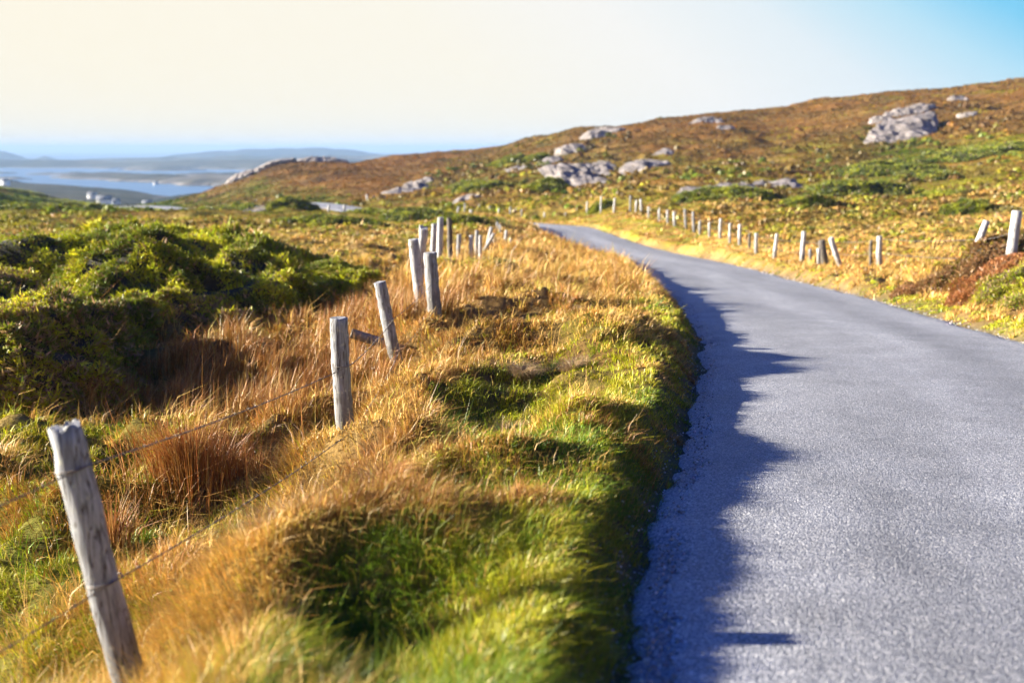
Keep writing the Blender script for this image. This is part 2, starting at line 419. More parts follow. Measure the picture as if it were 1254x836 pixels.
def wood_mat(name, base, dark, pale):
    t = NT(name)
    tc = t.n('ShaderNodeTexCoord'); oi = t.n('ShaderNodeObjectInfo')
    ofs = t.n('ShaderNodeVectorMath', operation='ADD'); t.l(tc.outputs['Object'], ofs.inputs[0]); t.l(oi.outputs['Location'], ofs.inputs[1])
    mp = t.n('ShaderNodeMapping'); mp.inputs['Scale'].default_value = (45, 45, 3.0); t.l(ofs.outputs[0], mp.inputs['Vector'])
    n1 = t.n('ShaderNodeTexNoise'); n1.inputs['Scale'].default_value = 1.0; n1.inputs['Detail'].default_value = 6; n1.inputs['Roughness'].default_value = 0.7
    t.l(mp.outputs[0], n1.inputs['Vector'])
    n2 = t.n('ShaderNodeTexNoise'); n2.inputs['Scale'].default_value = 9; n2.inputs['Detail'].default_value = 6; t.l(ofs.outputs[0], n2.inputs['Vector'])
    c = t.ramp(n1.outputs[0], [(0.28, dark), (0.5, base), (0.74, pale)])
    c = t.mixc(t.ramp(n2.outputs[0], [(0.52, 0.0), (0.72, 0.6)]), c, (0.16, 0.155, 0.12))
    sz = t.n('ShaderNodeSeparateXYZ'); t.l(tc.outputs['Object'], sz.inputs[0])
    az_ = t.n('ShaderNodeMath', operation='MULTIPLY_ADD'); t.l(n2.outputs[0], az_.inputs[0]); az_.inputs[1].default_value = -0.5; t.l(sz.outputs[2], az_.inputs[2])
    c = t.mixc(t.ramp(az_.outputs[0], [(0.0, 0.55), (0.22, 0.0)]), c, (0.085, 0.075, 0.055))
    n4 = t.n('ShaderNodeTexNoise'); n4.inputs['Scale'].default_value = 22; n4.inputs['Detail'].default_value = 4; t.l(ofs.outputs[0], n4.inputs['Vector'])
    c = t.mixc(t.ramp(n4.outputs[0], [(0.62, 0.0), (0.70, 0.6)]), c, (0.46, 0.47, 0.36))
    # narrow drying cracks that follow the grain
    mp2 = t.n('ShaderNodeMapping'); mp2.inputs['Scale'].default_value = (26, 26, 1.3); t.l(ofs.outputs[0], mp2.inputs['Vector'])
    n3 = t.n('ShaderNodeTexNoise'); n3.inputs['Scale'].default_value = 1.0; n3.inputs['Detail'].default_value = 2; t.l(mp2.outputs[0], n3.inputs['Vector'])
    crack = t.ramp(n3.outputs[0], [(0.475, 0.0), (0.5, 1.0), (0.525, 0.0)])
    c = t.mixc(crack, c, (0.06, 0.05, 0.045))
    # knots
    vk = t.n('ShaderNodeTexVoronoi'); vk.inputs['Scale'].default_value = 1.0
    mpk = t.n('ShaderNodeMapping'); mpk.inputs['Scale'].default_value = (11, 11, 4.5); t.l(ofs.outputs[0], mpk.inputs['Vector']); t.l(mpk.outputs[0], vk.inputs['Vector'])
    c = t.mixc(t.ramp(vk.outputs['Distance'], [(0.05, 0.8), (0.085, 0.0)]), c, (0.07, 0.055, 0.045))
    sb = t.n('ShaderNodeMath', operation='SUBTRACT'); t.l(n1.outputs[0], sb.inputs[0]); t.l(crack, sb.inputs[1])
    b = t.n('ShaderNodeBump'); b.inputs['Strength'].default_value = 0.7; b.inputs['Distance'].default_value = 0.006; t.l(sb.outputs[0], b.inputs['Height'])
    p = t.n('ShaderNodeBsdfPrincipled'); p.inputs['Roughness'].default_value = 0.75; p.inputs['Specular IOR Level'].default_value = 0.3
    t.l(c, p.inputs['Base Color']); t.l(b.outputs[0], p.inputs['Normal'])
    return t.out(p.outputs[0])


def rock_mat():
    t = NT('pale_rock')
    tc = t.n('ShaderNodeTexCoord')
    n1 = t.n('ShaderNodeTexNoise'); n1.inputs['Scale'].default_value = 0.9; n1.inputs['Detail'].default_value = 10; n1.inputs['Roughness'].default_value = 0.72
    t.l(tc.outputs['Object'], n1.inputs['Vector'])
    n2 = t.n('ShaderNodeTexNoise'); n2.inputs['Scale'].default_value = 4; n2.inputs['Detail'].default_value = 8; t.l(tc.outputs['Object'], n2.inputs['Vector'])
    c = t.ramp(n1.outputs[0], [(0.36, (0.07, 0.062, 0.057)), (0.46, (0.20, 0.180, 0.172)), (0.70, (0.38, 0.345, 0.325))])
    mps = t.n('ShaderNodeMapping'); mps.inputs['Scale'].default_value = (0.35, 2.6, 1.5); mps.inputs['Rotation'].default_value = (0, 0, 0.6); t.l(tc.outputs['Object'], mps.inputs['Vector'])
    ns = t.n('ShaderNodeTexNoise'); ns.inputs['Scale'].default_value = 1.0; ns.inputs['Detail'].default_value = 5; t.l(mps.outputs[0], ns.inputs['Vector'])
    c = t.mixc(1.0, c, t.ramp(ns.outputs[0], [(0.36, 0.45), (0.5, 1.0), (0.66, 1.2)]), 'MULTIPLY')
    c = t.mixc(t.ramp(n2.outputs[0], [(0.56, 0.0), (0.66, 0.85)]), c, (0.13, 0.085, 0.035))
    b = t.n('ShaderNodeBump'); b.inputs['Strength'].default_value = 0.9; b.inputs['Distance'].default_value = 0.35; t.l(n1.outputs[0], b.inputs['Height'])
    p = t.n('ShaderNodeBsdfPrincipled'); p.inputs['Roughness'].default_value = 0.85; t.l(c, p.inputs['Base Color']); t.l(b.outputs[0], p.inputs['Normal'])
    return t.out(p.outputs[0])


def plain(name, col, rough=0.8, metal=0.0, nscale=0, amount=0.25):
    t = NT(name)
    p = t.n('ShaderNodeBsdfPrincipled'); p.inputs['Roughness'].default_value = rough; p.inputs['Metallic'].default_value = metal
    if nscale:
        tc = t.n('ShaderNodeTexCoord'); n1 = t.n('ShaderNodeTexNoise'); n1.inputs['Scale'].default_value = nscale; n1.inputs['Detail'].default_value = 6
        t.l(tc.outputs['Object'], n1.inputs['Vector'])
        t.l(t.mixc(1.0, col, t.ramp(n1.outputs[0], [(0.3, 1 - amount), (0.7, 1 + amount)]), 'MULTIPLY'), p.inputs['Base Color'])
    else: p.inputs['Base Color'].default_value = (*col, 1)
    return t.out(p.outputs[0])


def sea_mat():
    t = NT('sea_water')
    tc = t.n('ShaderNodeTexCoord')
    mp = t.n('ShaderNodeMapping'); mp.inputs['Scale'].default_value = (0.02, 0.06, 1); t.l(tc.outputs['Object'], mp.inputs['Vector'])
    n1 = t.n('ShaderNodeTexNoise'); n1.inputs['Scale'].default_value = 1.0; n1.inputs['Detail'].default_value = 6; t.l(mp.outputs[0], n1.inputs['Vector'])
    b = t.n('ShaderNodeBump'); b.inputs['Strength'].default_value = 0.35; b.inputs['Distance'].default_value = 3.0; t.l(n1.outputs[0], b.inputs['Height'])
    p = t.n('ShaderNodeBsdfPrincipled'); p.inputs['Base Color'].default_value = (0.022, 0.115, 0.26, 1); p.inputs['Roughness'].default_value = 0.35; p.inputs['IOR'].default_value = 1.33; p.inputs['Specular IOR Level'].default_value = 0.3
    t.l(b.outputs[0], p.inputs['Normal'])
    return t.out(p.outputs[0])


M_GRASS = leaf_mat('grass_blade', 0.18, 0.03)
M_GORSE = leaf_mat('gorse_needle', 0.28, 0.03)
M_HEATH = leaf_mat('heather_leaf', 0.25, 0.03)
M_MOOR = leaf_mat('moor_leaf', 0.15, 0.0)
M_GROUND = ground_mat()
M_ROAD = road_mat()
M_WOOD = wood_mat('weathered_grey_wood', (0.25, 0.26, 0.275), (0.10, 0.10, 0.105), (0.43, 0.435, 0.445))
M_WOODD = wood_mat('dark_rotten_wood', (0.10, 0.085, 0.07), (0.04, 0.035, 0.03), (0.20, 0.17, 0.14))
M_WOODB = wood_mat('pale_bleached_wood', (0.42, 0.425, 0.43), (0.20, 0.20, 0.205), (0.64, 0.64, 0.635))
M_ROCK = rock_mat()
M_WIRE = plain('rusty_wire', (0.16, 0.145, 0.135), 0.55, 0.6)
M_TWIG = plain('gorse_twig', (0.035, 0.032, 0.018), 1.0, 0, 6, 0.5)
M_SEA = sea_mat()

# ------------------------------------------------------------------ ground sheet
WZ = zone_weights(gx, gy)
colg = np.zeros((len(gx), 3))
soft = np.empty_like(WZ)
for j in range(6):
    s = np.clip(0.28, 0.02, 1)
    fr = np.where(dist > 90, 0.12, 0.5)
    soft[:, j] = np.log(WZ[:, j] + 1e-3) + 2.2 * fbm(gx * fr, gy * fr, 70 + 5 * j, 4)
soft = np.exp(soft * 2.0); soft /= soft.sum(1)[:, None]
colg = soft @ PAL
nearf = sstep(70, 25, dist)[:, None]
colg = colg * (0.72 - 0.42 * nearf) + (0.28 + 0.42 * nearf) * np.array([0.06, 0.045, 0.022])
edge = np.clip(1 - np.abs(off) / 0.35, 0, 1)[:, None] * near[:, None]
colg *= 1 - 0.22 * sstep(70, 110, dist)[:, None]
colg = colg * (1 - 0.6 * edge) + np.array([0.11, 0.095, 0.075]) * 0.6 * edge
idx = np.arange(NU * NV).reshape(NV, NU)
q = np.stack([idx[:-1, :-1], idx[:-1, 1:], idx[1:, 1:], idx[1:, :-1]], -1).reshape(-1, 4)
GV3 = np.stack([gx, gy, H], 1)
qx, qy = gx[q].mean(1), gy[q].mean(1)
qpx = 627 + F * qx / np.maximum(qy, 1)
hill = (qy > 100) & (qpx > 255 + np.clip(200 - qy, 0, 200) * 3.0)     # the ridge and the hill rise beyond the bend
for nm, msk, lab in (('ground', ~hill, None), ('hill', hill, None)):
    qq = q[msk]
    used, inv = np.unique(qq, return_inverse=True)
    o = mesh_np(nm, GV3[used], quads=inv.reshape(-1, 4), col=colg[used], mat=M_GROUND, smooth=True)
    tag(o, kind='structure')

# ------------------------------------------------------------------ road
def build_road():
    seg = np.linalg.norm(np.diff(RC, axis=0), axis=1)
    L = np.concatenate([[0], np.cumsum(seg)])
    s = []
    t = 0.0
    while t < L[-1]:
        s.append(t)
        k = np.interp(t, L, np.hypot(RC[:, 0], RC[:, 1]))
        t += np.clip(0.02 * k, 0.06, 2.0)
    s = np.array(s)
    P = np.stack([np.interp(s, L, RC[:, k]) for k in range(3)], 1)
    T = np.gradient(P[:, :2], axis=0); T /= np.linalg.norm(T, axis=1)[:, None]
    N = np.stack([T[:, 1], -T[:, 0]], 1)
    cs = np.linspace(-1, 1, 25)
    V, UVs = [], []
    for i in range(len(s)):
        wl = HW + 0.10 * float(fbm(np.array([s[i] * 0.8]), np.array([3.3]), 21, 4)[0]) + 0.11 * float(fbm(np.array([s[i] * 3.1]), np.array([5.3]), 24, 3)[0]) + 0.03 * rng.normal()
        wr = HW + 0.10 * float(fbm(np.array([s[i] * 0.8]), np.array([8.3]), 22, 4)[0]) + 0.11 * float(fbm(np.array([s[i] * 3.1]), np.array([9.3]), 25, 3)[0]) + 0.03 * rng.normal()
        for c in cs:
            o_ = c * (wl if c < 0 else wr)
            z = P[i, 2] + 0.035 * (1 - c * c) + 0.012 * math.sin(s[i] * 0.9 + c * 2) * (1 - abs(c)) - (0.06 if abs(c) == 1 else 0.0)
            V.append((P[i, 0] + N[i, 0] * o_, P[i, 1] + N[i, 1] * o_, z)); UVs.append((o_, s[i]))
    n = len(cs)
    ii = np.arange(len(s) * n).reshape(len(s), n)
    qd = np.stack([ii[:-1, :-1], ii[:-1, 1:], ii[1:, 1:], ii[1:, :-1]], -1).reshape(-1, 4)
    tag(mesh_np('road', V, quads=qd, mat=M_ROAD, smooth=True, uv=UVs), kind='structure')


build_road()

# ------------------------------------------------------------------ vegetation builders
def blades(name, P, h, w, az, lean, col, tipcol=None, mat=None, parent=None, label=None):
    n = len(P)
    fa = rng.random(n) * np.pi
    wx = np.stack([np.cos(fa), np.sin(fa), np.zeros(n)], 1) * (w * 0.5)[:, None]
    dr = np.stack([np.cos(az), np.sin(az)], 1)
    def pos(t):
        p = P.copy()
        p[:, 2] += h * (t - 0.36 * np.minimum(lean, 1.6) * t * t)
        p[:, :2] += dr * (h * lean * t * t * 0.85)[:, None]
        return p
    p0, p1, p2 = pos(0.0), pos(0.5), pos(1.0)
    p0[:, 2] -= 0.02
    V = np.stack([p0 - wx, p0 + wx, p1 - wx * 0.8, p1 + wx * 0.8, p2], 1).reshape(-1, 3)
    b = np.arange(n)[:, None] * 5
    tr = np.concatenate([b + np.array([[0, 1, 3]]), b + np.array([[0, 3, 2]]), b + np.array([[2, 3, 4]])], 0)
    if tipcol is None: tipcol = col
    cc = np.stack([col, col, 0.5 * (col + tipcol), 0.5 * (col + tipcol), tipcol], 1).reshape(-1, 3)
    return mesh_np(name, V, tris=tr, col=cc, mat=mat or M_GRASS, parent=parent)


def scatter(n, d0, d1, px0=-260, px1=1480):
    """points spread evenly over the picture's field, denser near the camera"""
    d = np.exp(rng.uniform(np.log(d0), np.log(d1), n))
    px = rng.uniform(px0, px1, n)
    return (px - 627) / F * d, d


def jitter(c, n, amt=0.22):
    c = c * np.exp(rng.normal(0, amt, (n, 1)))
    return c * np.exp(rng.normal(0, 0.07, (n, 3)))


def is_left(x, y): return road_side(x, y) < 0


FENCE_L = np.array([(-3.4, -3), (-2.6, 1), (-1.6, 3.7), (-1.25, 7.4), (-1.3, 11.4), (-1.05, 13), (-1.4, 15), (-1.9, 22), (-1.9, 30), (-1.4, 34), (-1.0, 45), (-0.4, 60), (0.0, 90)])
def fence_x(y): return np.interp(y, FENCE_L[:, 1], FENCE_L[:, 0])


# verge between fence and road, right verge, tawny slopes: grass grows in tufts that spill downhill and with the wind
def slope(x, y, e=0.12):
    return (ground_z(x + e, y) - ground_z(x - e, y)) / (2 * e), (ground_z(x, y + e) - ground_z(x, y - e)) / (2 * e)


def tuft_grass(name, n, d0, d1, per, cond, hs, wmin, wfac, seed, extra_w=None, tall=None):
    cx, cy = scatter(n, d0, d1)
    k = cond(cx, cy)
    cx, cy = cx[k], cy[k]
    n = len(cx)
    W = zone_weights(cx, cy)
    if extra_w is not None: W = extra_w(W, cx, cy)
    pi = pick(W, cx, cy, 1.5, 1.55, seed)
    dd = np.hypot(cx, cy)
    th_ = np.array(hs)[pi] * np.exp(rng.normal(0, 0.35, n)) * (0.6 + 0.8 * (0.5 + 0.5 * fbm(cx * 1.3, cy * 1.3, seed + 3, 3)))
    if tall is not None: th_ *= tall(cx, cy, pi)
    tr_ = (0.05 + 0.30 * th_) * rng.uniform(0.5, 1.3, n) * np.maximum(1, dd / 16)
    tc = jitter(PAL[pi], n, 0.20)
    gx_, gy_ = slope(cx, cy)
    i = np.repeat(np.arange(n), rng.integers(int(per * 0.6), int(per * 1.4), n))
    m = len(i)
    a = rng.random(m) * 6.283; rr = np.sqrt(rng.random(m)) * tr_[i]
    x, y = cx[i] + rr * np.cos(a), cy[i] + rr * np.sin(a)
    o = road_off(x, y)
    ok = o > -0.04 - 0.40 * rng.random(m) ** 4 + 0.12 * fbm(x * 2.3, y * 2.3, 555, 3)
    i, a, rr, x, y = i[ok], a[ok], rr[ok], x[ok], y[ok]
    m = len(i)
    wind = 0.5
    vx = np.cos(a) * 0.55 - gx_[i] * 1.7 + wind + rng.normal(0, 0.75, m)
    vy = np.sin(a) * 0.55 - gy_[i] * 1.7 - 0.25 + rng.normal(0, 0.75, m)
    az = np.arctan2(vy, vx)
    lean = np.clip(0.30 + 0.55 * np.hypot(vx, vy) * rng.uniform(0.5, 1.3, m), 0.1, 1.9)
    h = th_[i] * rng.uniform(0.45, 1.25, m) * (1.1 - 0.35 * rr / tr_[i])
    w = np.maximum(wmin, wfac * np.hypot(x, y)) * rng.uniform(0.6, 1.3, m)
    broad = rng.random(m) < 0.08; stalk = rng.random(m) < 0.035
    w = np.where(broad, w * 2.0, np.where(stalk, w * 0.8, w)); h = np.where(broad, h * 0.75, np.where(stalk, h * 1.9, h)); lean = np.where(stalk, lean * 0.45, lean)
    col = tc[i] * np.exp(rng.normal(0, 0.20, (m, 1)))
    stray = rng.random(m) < 0.16
    col = np.where(stray[:, None], jitter(PAL[np.where(rng.random(m) < 0.6, 0, 2)], m, 0.2), col)
    tip = col * 0.75 + 0.25 * jitter(PAL[np.where(pi[i] >= 2, 2, 0)], m)
    tag(blades(name, np.stack([x, y, ground_z(x, y)], 1), h, w, az, lean, col, tip), kind='stuff')


def c_verge(x, y):
    o, sd = road_off(x, y), road_side(x, y)
    L = (sd < 0) & (o > -0.02) & ((x > fence_x(y) - 0.9) | (o < 3))
    Rr = (sd > 0) & (o > 0.0) & (o < 3.6) & (y > 9)
    return (L | Rr) & (rng.random(len(x)) < np.where(o < 0.12, 0.35, 1.0))


def w_verge(W, x, y):
    o, sd = road_off(x, y), road_side(x, y)
    g = sstep(1.0, 0.1, o) * np.where(sd < 0, 0.25, 0.9)
    W[:, 2] += g * sstep(90, 40, y); W[:, 3] += 0.4 * g
    lush = sstep(0.5, 1.2, x - fence_x(y)) * sstep(15, 11, y)
    W[:, 2] *= 1 + 1.6 * lush; W[:, 3] *= 1 + 1.6 * lush
    # hollows stay green, the tops of the hummocks bleach
    c = 0.42 * (0.5 - np.abs(fbm(x * 0.62 + 3, y * 0.62, 11, 2))) - 0.10 + 0.22 * fbm(x * 0.9, y * 0.9, 18, 3) + 0.13 * fbm(x * 1.9, y * 1.9, 12, 3)
    k = np.exp(np.clip(8 * c, -1.6, 1.9))
    W[:, 0] *= k; W[:, 1] *= k * 1.15; W[:, 2] /= k ** 0.6; W[:, 3] /= k
    return W


tuft_grass('grass', 72000, 2.0, 105, 20, c_verge, (0.125, 0.12, 0.085, 0.09, 0.09, 0.10), 0.0030, 0.00070, 300, w_verge,
           lambda x, y, p: (0.55 + 0.45 * sstep(0.1, 0.8, road_off(x, y))) + 1.8 * sstep(14, 19, y) * (road_side(x, y) < 0) * (p < 2) * sstep(0.2, 1.2, road_off(x, y)) + 0.5 * (road_side(x, y) > 0) * (p < 2))


def big_tussocks():
    """old tussocks of dead grass that droop on every side"""
    pts = [tuple(at(*q)[:2]) for q in [(628, 512, 7.4), (470, 560, 6.6), (720, 395, 14), (640, 470, 9.5), (470, 660, 5.0), (360, 700, 4.6), (700, 455, 10)]]
    P_, h_, w_, a_, l_, c_ = [], [], [], [], [], []
    for i, (cx, cy) in enumerate(pts):
        m = 800; R_ = rng.uniform(0.11, 0.19)
        a = rng.random(m) * 6.283; rr = R_ * np.sqrt(rng.random(m)) * 0.6
        x, y = cx + rr * np.cos(a), cy + rr * np.sin(a)
        P_.append(np.stack([x, y, ground_z(x, y) + 0.10 * (1 - (rr / R_) ** 2)], 1))
        h_.append(rng.uniform(0.5, 1.2, m) * R_ * 1.35); w_.append(np.full(m, 0.0034) * rng.uniform(0.6, 1.5, m)); a_.append(a + rng.normal(0, 0.45, m)); l_.append(rng.uniform(1.1, 1.9, m))
        base = np.array([(0.34, 0.24, 0.13), (0.30, 0.15, 0.05), (0.42, 0.30, 0.15)])[i % 3]
        c_.append(jitter(np.tile(base, (m, 1)), m, 0.25))
    tag(blades('dead_grass', np.concatenate(P_), np.concatenate(h_), np.concatenate(w_), np.concatenate(a_), np.concatenate(l_), np.concatenate(c_)), kind='stuff')
big_tussocks()


def c_moor(x, y):
    o, sd = road_off(x, y), road_side(x, y)
    L = (sd < 0) & (x < fence_x(y) - 0.4)
    Rr = (sd > 0) & (o > 2.8)
    return (L | Rr) & (o > 0.3)


tuft_grass('moor_grass', 26000, 3.0, 90, 22, c_moor, (0.22, 0.22, 0.11, 0.11, 0.12, 0.14), 0.004, 0.00080, 400)


def rushes():
    """tall rusty rushes in the wet ground beyond the fence"""
    cl = []
    for px, py, d, r, n in [(330, 445, 12.6, 1.1, 15), (420, 430, 13.6, 1.0, 15), (230, 455, 12.2, 0.9, 9), (470, 405, 15.5, 1.0, 12), (380, 400, 16.5, 1.4, 16), (300, 470, 11.6, 0.8, 8), (500, 395, 15, 0.6, 6),
                            (400, 470, 11, 0.7, 8), (440, 450, 11.8, 0.7, 7), (560, 365, 18, 0.9, 8), (190, 460, 12.0, 0.4, 3), (420, 385, 19, 1.0, 9), (480, 385, 18, 0.8, 7), (365, 490, 10.4, 0.5, 5)]:
        p = at(px, py, d)
        for _ in range(n):
            cl.append((p[0] + rng.normal(0, r * 0.7), p[1] + rng.normal(0, r * 0.7)))
    X, Y, Hh, A, Le, Cc = [], [], [], [], [], []
    for (cx, cy) in cl:
        m = int(rng.integers(110, 220))
        rr = np.abs(rng.normal(0, 0.15, m)); th = rng.random(m) * 6.283
        X.append(cx + rr * np.cos(th)); Y.append(cy + rr * np.sin(th))
        Hh.append(rng.uniform(0.35, 1.0, m) * rng.uniform(0.36, 0.66)); A.append(rng.normal(0, 1.1, m)); Le.append(np.abs(rng.normal(0.42, 0.3, m)))
        c = np.array([(0.30, 0.115, 0.03), (0.40, 0.20, 0.06), (0.24, 0.085, 0.028), (0.48, 0.32, 0.13)])[rng.choice(4, m, p=[0.4, 0.3, 0.15, 0.15])]
        Cc.append(jitter(c, m, 0.2))
    x, y = np.concatenate(X), np.concatenate(Y)
    h = np.concatenate(Hh)
    col = np.concatenate(Cc)
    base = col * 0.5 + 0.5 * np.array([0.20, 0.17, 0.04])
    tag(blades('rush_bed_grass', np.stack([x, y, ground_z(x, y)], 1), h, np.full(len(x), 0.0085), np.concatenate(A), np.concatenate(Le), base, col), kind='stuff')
rushes()


def rush_clump(px, py, d, m, hh, rad, label):
    p = at(px, py, d)
    rr = np.abs(rng.normal(0, rad, m)); th = rng.random(m) * 6.283
    x, y = rr * np.cos(th), rr * np.sin(th)
    z = ground_z(p[0] + x, p[1] + y); z0 = float(ground_z(p[0], p[1]))
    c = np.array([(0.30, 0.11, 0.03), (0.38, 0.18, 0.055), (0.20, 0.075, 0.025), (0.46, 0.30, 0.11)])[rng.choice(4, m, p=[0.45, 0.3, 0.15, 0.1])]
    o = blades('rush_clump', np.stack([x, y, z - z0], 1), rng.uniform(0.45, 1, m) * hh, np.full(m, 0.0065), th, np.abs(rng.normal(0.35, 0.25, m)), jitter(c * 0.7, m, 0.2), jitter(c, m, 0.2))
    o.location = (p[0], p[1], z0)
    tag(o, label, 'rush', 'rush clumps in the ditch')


rush_clump(235, 612, 7.6, 1500, 0.80, 0.20, 'broad rust brown rush clump in the ditch midway between the two nearest posts')
rush_clump(305, 590, 7.9, 900, 0.66, 0.18, 'smaller rust rush clump just behind the wires beside the second nearest post')
rush_clump(140, 680, 6.4, 260, 0.50, 0.08, 'thin dark rush clump standing just behind the nearest leaning post')


def heath(name, n, d0, d1, k, mat, rmin, rfac, lump=1.0, px0=-260, px1=1480, cond=None, ls=(0.28, 0.55), force=None, fr=None, calm=1.0):
    x, y = scatter(n, d0, d1, px0, px1)
    o = road_off(x, y)
    keep = (o > np.where(y > 92, 0.7, 3.2)) & ~((road_side(x, y) < 0) & (x > fence_x(y) - 1.2) & (y < 50))
    if cond is not None: keep &= cond(x, y)
    x, y = x[keep], y[keep]
    n = len(x)
    W = zone_weights(x, y)
    fr = fr or (0.30 if d0 < 60 else 0.10)
    if force is not None: W = W * np.array(force) + 1e-6
    pi = pick(W, x, y, fr, 2.3, 250, 0.30)
    dd = np.hypot(x, y)
    r = np.maximum(rmin, rfac * dd) * rng.uniform(0.45, 1.25, n) * np.array([0.8, 0.85, 0.8, 1.0, 1.25, 1.05])[pi]
    z = ground_z(x, y)
    shadow_mottle = np.where(vnoise(x * 0.45, y * 0.45, 808) > 0.62, 0.62, 0.92)[:, None] if d0 > 50 else 1.0      # darker heather mottling, small shadows painted into the leaf colour
    cc = shadow_mottle * jitter(0.62 * (np.where((pi == 0)[:, None], PAL[pi] * 0.74, PAL[pi]) if calm == 1 else np.where((pi == 0)[:, None], PAL[pi] * 0.62, PAL[pi])) + 0.38 * (W / W.sum(1)[:, None]) @ (PAL if calm == 1 else np.where(np.arange(6)[:, None] == 0, PAL * 0.62, PAL)), n, 0.20 * calm)
    V = np.empty((n, k, 3, 3)); CL = np.empty((n, k, 3, 3))
    for j in range(k):
        th = rng.random(n) * 6.283; ph = rng.uniform(0.05, 1.25, n)
        nrm = np.stack([np.cos(th) * np.sin(ph), np.sin(th) * np.sin(ph), np.cos(ph)], 1)
        ctr = nrm * r[:, None] * np.array([0.75, 0.75, 0.52 * lump]) * rng.uniform(0.55, 1.1, (n, 1))
        t1 = np.stack([-np.sin(th), np.cos(th), rng.normal(0, 0.4 * calm, n)], 1)
        t2 = np.cross(nrm, t1) + 0.6 * calm * nrm * rng.normal(0, 1, (n, 1))
        s = (r * rng.uniform(ls[0], ls[1], n))[:, None]
        base = np.stack([x, y, z], 1) + ctr
        a = rng.random(n)[:, None] * 6.283
        for m in range(3):
            aa = a + m * 2.094
            V[:, j, m] = base + (np.cos(aa) * t1 + np.sin(aa) * t2) * s
        c = cc * np.exp(rng.normal(0, 0.18 * calm, (n, 1)))
        CL[:, j] = c[:, None, :]
    V = V.reshape(-1, 3)
    tag(mesh_np(name, V, tris=np.arange(len(V)).reshape(-1, 3), col=CL.reshape(-1, 3), mat=mat), kind='stuff')


heath('heather', 45000, 14, 80, 14, M_HEATH, 0.07, 0.0034)
heath('hillside_heather', 330000, 60, 430, 6, M_MOOR, 0.12, 0.0016, calm=0.45)
heath('scrub', 6500, 24, 190, 44, M_HEATH, 0.22, 0.0062, 1.25, cond=lambda x, y: fbm(x * 0.09, y * 0.09, 333, 4) > 0.02, ls=(0.13, 0.27), force=(0.15, 0.5, 1.2, 1.6, 1.3, 1.0), fr=0.05)

heath('hillside_scrub', 60000, 98, 235, 40, M_HEATH, 0.22, 0.0056, 1.2, px0=520, px1=780, cond=lambda x, y: (fbm(x * 0.13, y * 0.13, 444, 3) > 0.03) & (rng.random(len(x)) < 0.024), ls=(0.13, 0.27), force=(0.3, 0.6, 1.6, 1.5, 1.3, 1.0), fr=0.06)
heath('hillside_scrub', 60000, 70, 220, 40, M_HEATH, 0.22, 0.0050, 1.2, px0=780, px1=1420, cond=lambda x, y: (fbm(x * 0.11, y * 0.11, 445, 3) > 0.10) & (rng.random(len(x)) < 0.036), ls=(0.13, 0.27), force=(0.2, 0.8, 1.2, 1.3, 1.7, 1.6), fr=0.06)

